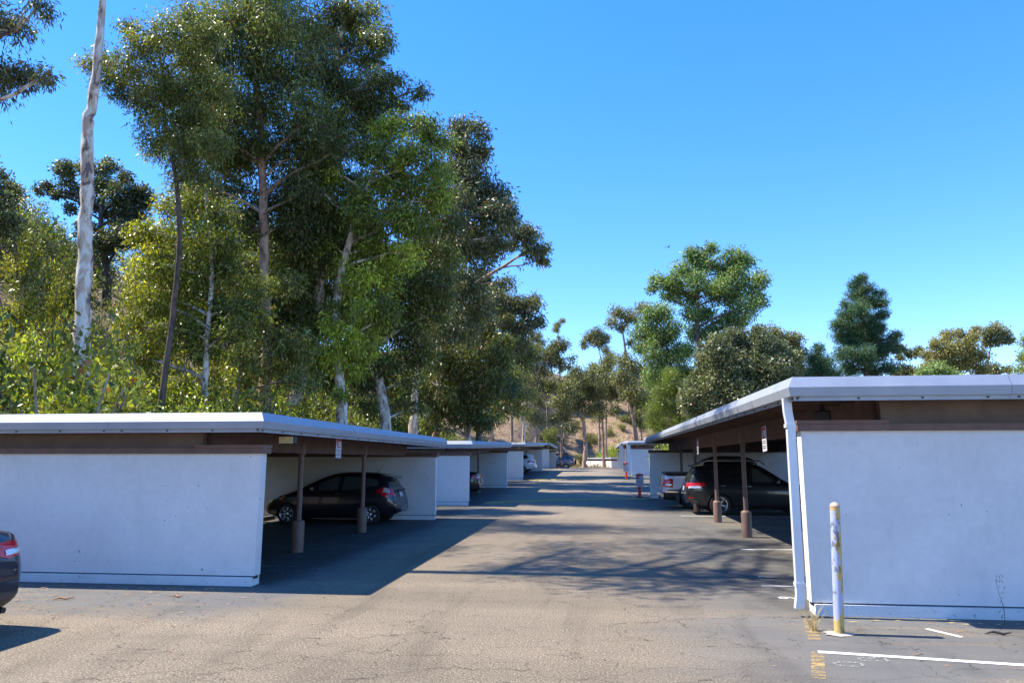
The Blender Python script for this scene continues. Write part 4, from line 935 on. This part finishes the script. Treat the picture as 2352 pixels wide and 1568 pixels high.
tree('eucalyptus_tree', 'eucalyptus with long bare limbs ending in an open rounded crown', 48, [(1000, 1005), (1008, 880), (1020, 780), (1050, 690), (1110, 640), (1160, 610), (1210, 575)],
     [(1190, 530, 26), (1220, 540, 24), (1240, 570, 22), (1250, 600, 16), (1215, 580, 20), (1180, 560, 18), (1160, 520, 20), (1160, 650, 26), (1140, 690, 30), (1180, 690, 24), (1215, 700, 28), (1200, 740, 32), (1235, 740, 20), (1160, 740, 34), (1120, 760, 36), (1190, 790, 28), (1230, 690, 16), (1060, 800, 40), (1020, 860, 40)], 'eucblue', 'pink', .26, .24, 1.2, 120, r0=.28, group=GT, seed=19, tint=.4)
tree('eucalyptus_tree', 'shaded eucalyptus with a full dark lower crown near the second left carport', 46, [(1075, 1005), (1065, 930), (1050, 850), (1040, 760)],
     [(1010, 830, 40), (1060, 850, 40), (1100, 830, 40), (1040, 900, 40), (1090, 910, 40), (1130, 880, 36), (1140, 820, 36), (1060, 950, 36), (1110, 960, 30), (1010, 930, 34), (990, 980, 24), (1150, 780, 30), (960, 880, 34)], 'euc', 'gum', .28, .26, 1.2, 90, r0=.22, group=GT, seed=21, tint=.12)
tree('eucalyptus_tree', 'young eucalyptus with a thin white trunk and glossy low crown', 29, [(470, 900), (476, 780), (486, 640), (480, 520), (470, 430)],
     [(400, 480, 46, None, .6), (460, 460, 50), (510, 490, 46), (370, 540, 50, None, .7), (440, 540, 54), (500, 560, 50), (340, 600, 50, None, .75), (410, 620, 54, None, .55), (480, 640, 44), (360, 690, 44, None, .6), (430, 700, 44), (530, 620, 44), (330, 530, 36, None, .7), (560, 700, 40), (540, 760, 40), (320, 660, 36, None, .8), (420, 760, 44), (370, 780, 44, None, .7), (470, 800, 40), (520, 700, 44), (300, 740, 40, None, .7), (330, 820, 36)], 'bush', 'gum', .2, .26, 1.2, 120, r0=.17, group=GT, seed=23, tint=.4)
tree('eucalyptus_tree', 'slim two-stemmed eucalyptus above the corner of the near left roof', 31, [(538, 950), (552, 860), (570, 760), (580, 680)],
     [(600, 650, 40, None, .7), (560, 740, 44), (610, 740, 44), (640, 780, 44), (590, 820, 44), (650, 850, 40), (560, 860, 30), (690, 800, 44), (700, 870, 40), (660, 650, 40)], 'euc', 'tan', .22, .24, 1.3, 96, r0=.14, group=GT, seed=25, tint=.35)
tree('oak_tree', 'dark spreading oak behind the pale gum trunk', 44, [(246, 650), (240, 590), (232, 520), (236, 450), (230, 400)],
     [(150, 390, 22), (200, 385, 22), (110, 430, 16), (160, 430, 26), (90, 440, 12), (130, 450, 14), (250, 385, 24), (290, 410, 20), (230, 430, 26), (280, 450, 30), (320, 440, 24), (210, 470, 22), (260, 490, 34), (310, 490, 34), (340, 460, 24), (200, 520, 22), (290, 540, 36), (240, 560, 30), (330, 540, 30), (160, 480, 14)], 'oak', 'brown', .2, .45, .2, 150, r0=.32, seed=27, tint=.35)
tree('eucalyptus_tree', 'leafy crown of a tree cut off by the left edge at mid height', 30, [(-60, 700), (-50, 560), (-40, 420)],
     [(-10, 400, 26), (20, 440, 26), (0, 470, 34), (-40, 440, 44), (-20, 520, 40), (20, 510, 24), (-60, 380, 40)], 'oak', 'brown', .17, .4, .5, 170, r0=.2, seed=29, tint=.5)
# shade givers on the near left bank, outside the frame on the left
for k, (X_, Y_, h) in enumerate(((-17, 13.8, 20), (-17.5, 16.5, 22))):
    pass

GB2 = 'dark trees filling the wood behind the tall eucalyptus trees'
for sd_, lab, tr, bl in ((81, 'dark tree deep in the wood behind the thin white young trunk', [(430, 900), (432, 700), (440, 560)], [(380, 560, 55), (450, 600, 60), (520, 560, 55), (430, 680, 66), (520, 680, 66), (360, 640, 50), (480, 760, 60)]),
        (82, 'dark tree deep in the wood behind the straight pinkish trunk', [(640, 900), (642, 720), (650, 560)], [(600, 560, 55), (680, 600, 66), (620, 680, 66), (700, 700, 66), (660, 780, 66), (580, 760, 55), (560, 640, 50)]),
        (83, 'dark tree deep in the wood behind the lime foliage', [(810, 940), (815, 760), (820, 560)], [(780, 560, 55), (850, 600, 55), (800, 700, 62), (880, 720, 62), (820, 820, 55), (900, 850, 46), (760, 860, 46), (840, 500, 50)]),
        (84, 'dark tree deep in the wood behind the mottled blue-grey trunk', [(985, 960), (985, 780), (990, 620)], [(960, 620, 55), (1030, 640, 55), (980, 720, 62), (1060, 740, 55), (1000, 850, 55), (940, 900, 46), (1010, 540, 46)]),
        (85, 'dark tree closing the right side of the wood above the second left roof', [(1100, 980), (1100, 820), (1105, 620)], [(1100, 640, 36), (1140, 800, 36), (1090, 880, 42), (1150, 880, 36), (1120, 560, 30), (1110, 720, 36), (1160, 720, 26)])):
    tree('eucalyptus_tree', lab, 56, tr, bl, 'dark' if sd_ % 2 else 'euc', 'brown', .36, .26, 1.0, 75, r0=.3, group=GB2, seed=sd_, tint=.25)
# smaller trees in the middle distance
GM = 'slender eucalyptus trees on the dry slope'
tree('eucalyptus_tree', 'pale forked eucalyptus at the foot of the dry slope, bark peeling pink', 112, [(1342, 1062), (1345, 1020), (1338, 960), (1325, 905), (1330, 860)],
     [(1310, 880, 22), (1345, 880, 24), (1330, 920, 20), (1370, 900, 20), (1300, 930, 20), (1360, 940, 16), (1320, 850, 16), (1360, 860, 18), (1380, 930, 12)], 'olive', 'pink', .34, .35, .8, 30, r0=.45, group=GM, seed=31, tint=.4)
tree('eucalyptus_tree', 'thin leaning eucalyptus on the slope right of the forked one', 120, [(1386, 1035), (1384, 980), (1380, 920), (1370, 870)],
     [(1380, 850, 20), (1400, 870, 22), (1420, 900, 20), (1390, 900, 20), (1375, 950, 14), (1410, 940, 14), (1400, 830, 16)], 'olive', 'pink', .34, .35, .8, 28, r0=.3, group=GM, seed=33, tint=.45)
tree('eucalyptus_tree', 'tall slim eucalyptus with small tufts high above the slope', 112, [(1462, 1008), (1448, 920), (1440, 840), (1432, 770), (1425, 735)],
     [(1420, 715, 16), (1405, 740, 14), (1440, 720, 16), (1430, 750, 12), (1460, 730, 16), (1450, 785, 10), (1480, 700, 16), (1440, 830, 24), (1470, 850, 26), (1450, 900, 22), (1475, 920, 20), (1470, 970, 14), (1425, 860, 20), (1450, 960, 12)], 'olive', 'pink', .32, .35, .8, 34, r0=.38, group=GM, seed=35, tint=.5)
tree('eucalyptus_tree', 'umbrella-topped eucalyptus standing against the sky over the slope', 125, [(1392, 1000), (1392, 920), (1385, 850), (1375, 800)],
     [(1350, 775, 14), (1370, 765, 15), (1390, 775, 13), (1340, 790, 9), (1375, 785, 12)], 'olive', 'tan', .32, .35, .6, 44, r0=.24, group=GM, seed=37, tint=.4)
tree('eucalyptus_tree', 'round-topped pale eucalyptus above the far left roofs', 100, [(1232, 1010), (1240, 940), (1232, 880), (1240, 840)],
     [(1275, 800, 20), (1290, 790, 14), (1260, 820, 18), (1225, 810, 20), (1200, 830, 20), (1240, 850, 22), (1210, 870, 22), (1280, 830, 16), (1315, 822, 10), (1230, 910, 22), (1260, 890, 20), (1220, 950, 20), (1300, 840, 9)], 'olive', 'pink', .3, .35, .8, 36, r0=.34, group=GM, seed=39, tint=.35)
tree('eucalyptus_tree', 'grey double-trunked eucalyptus just above the third left carport', 70, [(1128, 1012), (1130, 960), (1138, 900), (1150, 850)],
     [(1150, 850, 26), (1180, 860, 26), (1130, 890, 26), (1170, 900, 26), (1200, 900, 24), (1150, 940, 24), (1110, 960, 20), (1190, 940, 20), (1105, 920, 22)], 'euc', 'tan', .28, .3, 1, 44, r0=.33, group=GM, seed=41, tint=.3)
tree('eucalyptus_tree', 'tan straight eucalyptus left of the curving grey one', 78, [(1176, 1015), (1176, 950), (1180, 880), (1185, 800)],
     [(1185, 790, 26), (1165, 810, 26), (1200, 830, 26), (1180, 870, 24), (1160, 860, 22), (1210, 800, 20)], 'euc', 'pink', .28, .3, 1, 50, r0=.24, group=GM, seed=43, tint=.2)
tree('eucalyptus_tree', 'curving grey eucalyptus beside a straight tan trunk', 80, [(1202, 1015), (1203, 975), (1190, 930), (1185, 880)],
     [(1215, 900, 18), (1200, 940, 16), (1240, 960, 16), (1210, 870, 20)], 'olive', 'gum', .28, .3, 1, 40, r0=.25, group=GM, seed=45, tint=.4)
tree('eucalyptus_tree', 'low bushy eucalyptus with wispy stems left of the forked one', 98, [(1290, 1010), (1295, 960), (1300, 910)],
     [(1300, 950, 20), (1285, 920, 20), (1310, 980, 15), (1275, 880, 20), (1300, 890, 20), (1270, 960, 12)], 'olive', 'tan', .3, .35, .8, 34, r0=.2, group=GM, seed=47, tint=.3)
src = [o for o in bpy.data.objects if o.get('group') == GM]
R = random.Random(41)
for i in range(34):
    X_ = -34 + 60 * i / 34 + R.uniform(-2, 2); Y_ = R.uniform(122, 172); o = copy_tree(R.choice(src[:6]))
    o.location = (X_, Y_, T(X_, Y_) - .2); o.rotation_euler = (0, 0, R.uniform(0, 6.28)); f_ = R.uniform(.6, .95) - (.2 if Y_ > 140 else 0); o.scale = (f_, f_, f_ * R.uniform(.85, 1.1))
    tag(o, 'small olive-green eucalyptus among its like on the dry slope behind the forked one', 'tree', 'smaller eucalyptus trees up the dry slope')
GR = 'trees standing beyond the right carports'
tree('eucalyptus_tree', 'large airy eucalyptus towering over the dark round tree', 78, [(1620, 960), (1612, 880), (1606, 800), (1600, 720), (1605, 640), (1620, 580)],
     [(1590, 580, 20), (1605, 590, 24), (1635, 570, 16), (1620, 610, 26), (1570, 620, 26), (1600, 640, 28), (1680, 590, 24), (1710, 600, 22), (1670, 620, 26), (1700, 640, 28), (1740, 640, 22), (1735, 670, 24), (1510, 640, 16), (1530, 650, 20), (1500, 660, 14), (1550, 670, 22), (1590, 680, 24), (1640, 670, 28), (1680, 680, 28), (1720, 700, 24), (1750, 690, 16), (1530, 680, 14), (1580, 720, 20), (1620, 720, 26), (1670, 730, 28), (1710, 730, 20), (1640, 760, 26), (1600, 760, 24), (1690, 760, 22), (1660, 650, 24), (1545, 640, 18), (1690, 620, 20)],
     'sage', 'brown', .28, .35, .8, 66, r0=.42, group=GR, seed=51, tint=.5, depth=.7, sub=.46)
tree('eucalyptus_tree', 'feathery light green tree left of the dark round one', 86, [(1540, 1000), (1548, 920), (1540, 840), (1520, 760)],
     [(1490, 720, 22), (1520, 720, 24), (1480, 760, 26), (1510, 770, 28), (1545, 760, 26), (1500, 810, 28), (1540, 810, 30), (1575, 800, 24), (1500, 860, 26), (1540, 860, 28), (1575, 850, 22), (1470, 800, 16), (1560, 900, 22)], 'sage', 'brown', .28, .35, 1, 60, r0=.3, group=GR, seed=53, tint=.45)
tree('pine_tree', 'young yellow-green pine at the left of the right tree group', 66, [(1562, 1000), (1560, 940), (1556, 880), (1550, 830)],
     [(1520, 900, 22), (1550, 890, 22), (1510, 940, 24), (1545, 940, 24), (1575, 930, 20), (1520, 975, 22), (1560, 975, 22), (1500, 970, 14), (1540, 860, 18), (1590, 960, 16)], 'lime', 'brown', .26, .10, .3, 160, r0=.16, group=GR, seed=55, tint=.35, cat='tree')
tree('broadleaf_tree', 'dense dark round-crowned tree behind the long right roof', 60, [(1720, 1000), (1715, 930), (1710, 880), (1700, 830)],
     [(1650, 800, 34), (1700, 790, 34), (1750, 790, 34), (1790, 810, 28), (1620, 840, 34), (1670, 840, 40), (1730, 840, 40), (1780, 850, 36), (1600, 890, 34), (1650, 890, 40), (1710, 890, 40), (1770, 890, 36), (1590, 930, 28), (1640, 935, 36), (1700, 930, 36), (1820, 860, 24), (1630, 970, 26), (1580, 905, 20), (1820, 820, 20), (1680, 770, 20), (1740, 765, 20)], 'oak', 'brown', .2, .5, .2, 120, r0=.42, group=GR, seed=57, tint=.5)
tree('eucalyptus_tree', 'rust-tinged eucalyptus just right of the dark round crown', 84, [(1815, 950), (1812, 880), (1815, 820)],
     [(1800, 775, 18), (1825, 780, 20), (1835, 810, 16), (1810, 810, 20), (1830, 840, 18), (1780, 760, 16)], 'olive', 'tan', .28, .35, .8, 70, r0=.25, group=GR, seed=59, tint=.6)
tree('pine_tree', 'small rounded pine between the dark round tree and the tall pine', 84, [(1885, 950), (1884, 880), (1882, 820)],
     [(1880, 800, 12), (1870, 820, 16), (1892, 830, 18), (1870, 850, 18), (1905, 855, 18), (1925, 865, 12), (1850, 860, 12)], 'pine', 'brown', .34, .14, .1, 130, r0=.22, group=GR, seed=61, tint=.5)
tree('pine_tree', 'tall solitary dark green pine rising above the long right roof', 90, [(1990, 960), (1990, 870), (1984, 780), (1980, 700), (1978, 640)],
     [(1976, 642, 13), (1962, 655, 12), (1990, 662, 14), (1970, 680, 20), (1996, 695, 18), (1975, 715, 24), (2020, 672, 12), (2028, 695, 14), (2025, 725, 16), (1940, 700, 10), (1945, 725, 16), (1925, 745, 16), (1960, 750, 22), (2000, 745, 24), (1930, 775, 16), (1965, 785, 22), (2005, 780, 22), (2055, 775, 16), (2040, 795, 18), (1945, 815, 22), (1985, 815, 24), (2020, 815, 20), (2060, 800, 14), (1950, 845, 20), (2000, 850, 20), (2040, 845, 16), (1975, 770, 20), (2015, 755, 14)],
     'pine', 'brown', .34, .14, .0, 150, r0=.36, group=GR, seed=63, tint=.42, depth=.5, sub=.5)
tree('eucalyptus_tree', 'low flat-topped eucalyptus just right of the tall pine', 105, [(2095, 920), (2092, 870), (2090, 830)],
     [(2075, 800, 9), (2090, 810, 11), (2110, 805, 10), (2065, 820, 8), (2100, 850, 14), (2075, 850, 14), (2060, 860, 14), (2120, 855, 10)], 'olive', 'tan', .3, .35, .6, 70, r0=.2, group=GR, seed=65, tint=.4)
tree('eucalyptus_tree', 'broad bronze-coloured eucalyptus toward the right edge', 95, [(2205, 940), (2200, 880), (2195, 830)],
     [(2150, 790, 14), (2175, 775, 14), (2200, 765, 12), (2165, 815, 20), (2195, 800, 20), (2225, 790, 18), (2240, 755, 10), (2245, 815, 20), (2215, 830, 20), (2180, 845, 20), (2140, 835, 16), (2255, 845, 16), (2130, 815, 12), (2235, 770, 12)], 'olive', 'tan', .3, .35, .7, 76, r0=.3, group=GR, seed=67, tint=.85)
tree('eucalyptus_tree', 'umbrella-crowned eucalyptus with bare fanning limbs near the right edge', 98, [(2272, 940), (2272, 870), (2270, 830), (2275, 800)],
     [(2265, 765, 12), (2285, 755, 13), (2305, 765, 14), (2320, 780, 10), (2290, 780, 12), (2265, 785, 10), (2285, 845, 14), (2315, 850, 10)], 'eucblue', 'pink', .28, .35, .6, 90, r0=.26, group=GR, seed=69, tint=.7)
tree('broadleaf_tree', 'light green bushy tree showing over the right roof', 80, [(2165, 950), (2165, 900), (2165, 860)],
     [(2120, 855, 16), (2150, 845, 18), (2180, 860, 16), (2100, 870, 14), (2200, 870, 14)], 'sage', 'brown', .24, .4, .4, 90, r0=.2, group=GR, seed=71, tint=.6)
tree('pine_tree', 'yellow-green conifer cut off by the right edge', 52, [(2385, 980), (2385, 880), (2385, 800)],
     [(2350, 820, 14), (2365, 790, 22), (2375, 830, 30), (2345, 850, 16), (2395, 770, 30), (2400, 850, 30)], 'lime', 'brown', .22, .16, .3, 170, r0=.2, group=GR, seed=73, tint=.4)

# shrubs: four shapes, shared by copies
def shrub_proto(k, leaf, size, asp, tint, per):
    R = random.Random(100 + k); cl = []
    for i in range(9):
        a = R.uniform(0, 6.28); rr_ = R.uniform(0, .75); cl += clumps((math.cos(a) * rr_, math.sin(a) * rr_, R.uniform(.35, 1.25)), R.uniform(.38, .6), 900 + k * 17 + i, .8, tint + R.gauss(0, .1), .18, .45)
    me = leafmesh('shrub_leaves', cl, per, size, asp, .3, 300 + k); me.materials.append(LEAF[leaf])
    st = MB()
    for i in range(7):
        a = R.uniform(0, 6.28); st.tube([(0, 0, -.2), (math.cos(a) * .25, math.sin(a) * .25, .4), (math.cos(a) * .6, math.sin(a) * .6, 1.0 + R.uniform(0, .3))], [.04, .028, .01], 5, False)
    root = empty('shrub', (0, 0, -50)); o = bpy.data.objects.new('foliage', me); COL.objects.link(o); o.parent = root
    st.build('stems', BARK['tan' if k % 2 else 'brown'], root); return root
PROT = {'bushA': shrub_proto(1, 'bush', .085, .42, .62, 900), 'bushB': shrub_proto(2, 'bush', .085, .42, .40, 900), 'dark': shrub_proto(3, 'dark', .11, .4, .5, 560),
        'euc': shrub_proto(4, 'euc', .12, .3, .45, 520), 'lime': shrub_proto(5, 'lime', .082, .44, .6, 850), 'olive': shrub_proto(6, 'olive', .13, .4, .4, 380)}
used = set()
def shrub(kind, p, s, label, group, sz=1.0, rz=None):
    R = random.Random(int(abs(p.x * 97 + p.y * 31) * 7)); pr = PROT[kind]
    if kind in used: o = copy_tree(pr)
    else: o = pr; used.add(kind)
    o.location = p; o.scale = (s, s * R.uniform(.85, 1.15), s * sz); o.rotation_euler = (0, 0, R.uniform(0, 6.28)); tag(o, label, 'shrub', group)
# named shrubs right behind the left roof (px, py centre, radius px, Y, kind, label)
SH = [(60, 560, 60, 34, 'bushA', 'yellow-green shrub high on the bank at the far left'), (130, 600, 50, 31, 'bushA', 'sunlit shrub just left of the pale gum trunk'),
      (40, 690, 70, 29, 'bushA', 'broad yellowish shrub halfway up the left bank'), (60, 810, 80, 22, 'lime', 'bright shrub above the left end of the near roof'),
      (120, 890, 60, 20, 'bushB', 'mid green shrub right behind the left end of the near roof'), (240, 800, 55, 20, 'lime', 'fresh green shrub wrapping the foot of the pale gum trunk'),
      (290, 870, 60, 21, 'bushB', 'leafy shrub right of the pale gum trunk above the roof'), (255, 690, 60, 28, 'bushA', 'shrub right of the pale gum trunk at mid height'),
      (430, 905, 45, 22, 'lime', 'lime shrub above the roof between two thin stems'), (150, 720, 60, 27, 'bushB', 'shrub left of the lower gum trunk'),
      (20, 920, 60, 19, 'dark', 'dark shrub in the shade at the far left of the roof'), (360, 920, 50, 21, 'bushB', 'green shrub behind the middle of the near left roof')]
def footed(px, py, rp, Y):
    c = at(px, py, Y); d = (c - Vector((0, 0, HC))).length; r = rp * d / FD
    return c, r
for px, py, rp, Y, kind, lab in SH:
    c, r = footed(px, py, rp, Y); s = r / .95; zg = T(c.x, c.y)
    h = c.z + .9 * r - zg; z = max(1.0, h / (1.75 * s)) if h > 0 else 1
    z = min(z, 2.6); b = Vector((c.x, c.y, c.z + .9 * r - 1.75 * s * z)); b.z = min(b.z, zg + .1) if z >= 2.6 else b.z
    if b.z > zg + .2: b.z = zg; z = (c.z + .9 * r - zg) / (1.75 * s)
    shrub(kind, b, s, lab, 'shrubs on the left bank', z)
R = random.Random(23)
for i in range(16):
    Y_ = 17 + i * 1.35; X_ = -13.6 - (i * 2.7) % 6.5
    shrub(['bushA', 'lime', 'bushA', 'bushB'][i % 4], Vector((X_, Y_, T(X_, Y_) - .1)), R.uniform(1.7, 2.3), 'full rounded yellow-green shrub just behind the near left carport roof', 'rounded shrubs behind the near left roof', R.uniform(1.1, 1.5))
GB = 'green shrubs covering the bank behind the left carports'
R = random.Random(77)
for i in range(205):
    Y_ = R.uniform(13, 78); X_ = -12.8 - abs(R.gauss(0, 1)) * 5 - R.random() * (3 if i % 2 else 30)
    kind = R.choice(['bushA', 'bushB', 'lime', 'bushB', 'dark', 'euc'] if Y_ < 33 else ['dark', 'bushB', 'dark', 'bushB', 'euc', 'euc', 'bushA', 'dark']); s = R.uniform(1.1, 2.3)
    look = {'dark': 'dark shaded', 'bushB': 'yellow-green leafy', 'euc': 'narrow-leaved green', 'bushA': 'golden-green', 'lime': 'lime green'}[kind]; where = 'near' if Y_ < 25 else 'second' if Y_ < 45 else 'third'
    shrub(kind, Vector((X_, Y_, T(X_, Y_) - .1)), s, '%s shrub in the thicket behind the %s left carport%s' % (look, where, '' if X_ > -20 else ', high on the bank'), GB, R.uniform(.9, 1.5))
for i in range(26):
    X_ = R.uniform(-75, -28); Y_ = R.uniform(30, 110)
    shrub(R.choice(['dark', 'bushB', 'olive', 'dark']), Vector((X_, Y_, T(X_, Y_) - .1)), R.uniform(1.6, 3.2), 'scrub bush high on the ridge at the left', 'scrub on the left ridge', R.uniform(.7, 1.1))
for i in range(64):
    X_ = R.uniform(-40, 30); Y_ = R.uniform(134, 185)
    shrub(R.choice(['olive', 'olive', 'dark', 'bushB', 'olive']), Vector((X_, Y_, T(X_, Y_) - .1)), R.uniform(1.0, 1.9) + (.8 if Y_ > 160 else 0), 'scrub bush on the dry slope beyond the driveway', 'scrub on the dry slope', R.uniform(.6, 1))
for X_, Y_, s, z, kind, lab in ((1.9, 127, 2.2, 1.0, 'lime', 'bright green shrub above the small far carport'), (4.2, 129, 2.6, 1, 'lime', 'bright green shrub beside the farthest right carport roof'),
        (6.5, 98, 1.8, 1.3, 'bushA', 'yellow-green shrub behind the second right carport roof')):
    shrub(kind, Vector((X_, Y_, T(X_, Y_) - .1)), s, lab, 'bright shrubs near the end of the driveway', z)
c = at(1508, 985, 50); shrub('lime', Vector((c.x + 1.2, 50.5, .2)), 2.2, 'light green shrub peeping over the far end of the long right roof', 'bright shrubs near the end of the driveway', 1.05)
for k in PROT:
    if k not in used: bpy.data.objects.remove(PROT[k])
# leaf litter, tussocks and mulch on the slope: uncountable ground cover
RN = np.random.default_rng(5); n = 9000
X_ = RN.uniform(-45, 35, n); Y_ = RN.uniform(111, 185, n); cl = [(x, y, T(x, y) + .05, RN.uniform(.15, .55), RN.uniform(0, 1)) for x, y in zip(X_, Y_)]
LEAF['straw'] = m_leaf('dry_tussock', (.10, .06, .035), (.27, .19, .11), (.40, .31, .17), .15, .8)
me = leafmesh('tussocks', cl, 60, .30, .28, -1.2, 8); me.materials.append(LEAF['straw']); o = bpy.data.objects.new('slope_ground_cover', me); COL.objects.link(o); o['kind'] = 'stuff'
n = 5000; X_ = -12.6 - RN.random(n) ** 1.5 * 30; Y_ = RN.uniform(10, 112, n)
cl = [(x, y, T(x, y) + .1, RN.uniform(.2, .6), RN.uniform(0, 1)) for x, y in zip(X_, Y_)]
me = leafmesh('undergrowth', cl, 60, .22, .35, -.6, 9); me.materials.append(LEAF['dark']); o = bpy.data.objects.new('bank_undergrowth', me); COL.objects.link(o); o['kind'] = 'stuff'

cl = []
RS = random.Random(19)
for i in range(520):
    X_ = RS.uniform(-45, 34); Y_ = RS.uniform(116, 188); q_ = RS.uniform(.25, .8)
    for k in range(4): cl.append((X_ + RS.gauss(0, q_), Y_ + RS.gauss(0, q_), T(X_, Y_) + RS.uniform(.1, .8) * q_, q_, RS.uniform(0, .9)))
me = leafmesh('small_scrub', cl, 90, .30, .35, .2, 18); me.materials.append(LEAF['olive']); o = bpy.data.objects.new('slope_scrub', me); COL.objects.link(o); o['kind'] = 'stuff'
# bird
b = at(1535, 568, 60); r = empty('bird', b, .6); tag(r, 'tiny dark bird flying in the open sky', 'bird')
MB().tube([(-.16, 0, 0), (-.06, 0, .01), (.06, 0, .01), (.15, 0, 0)], [.008, .035, .035, .01], 8).build('body', PLAS, r, smooth=True)
for s in (-1, 1): MB().add([(.05, 0, .02), (-.06, 0, .02), (-.10, s * .3, .10), (-.01, s * .28, .11), (-.06, s * .5, .05)], [(0, 1, 2, 3), (3, 2, 4)]).build('wing', PLAS, r)
print('LEAFQUADS', sum(len(m.polygons) for m in bpy.data.meshes), sorted(TREES, key=lambda t: -t[1])[:6])
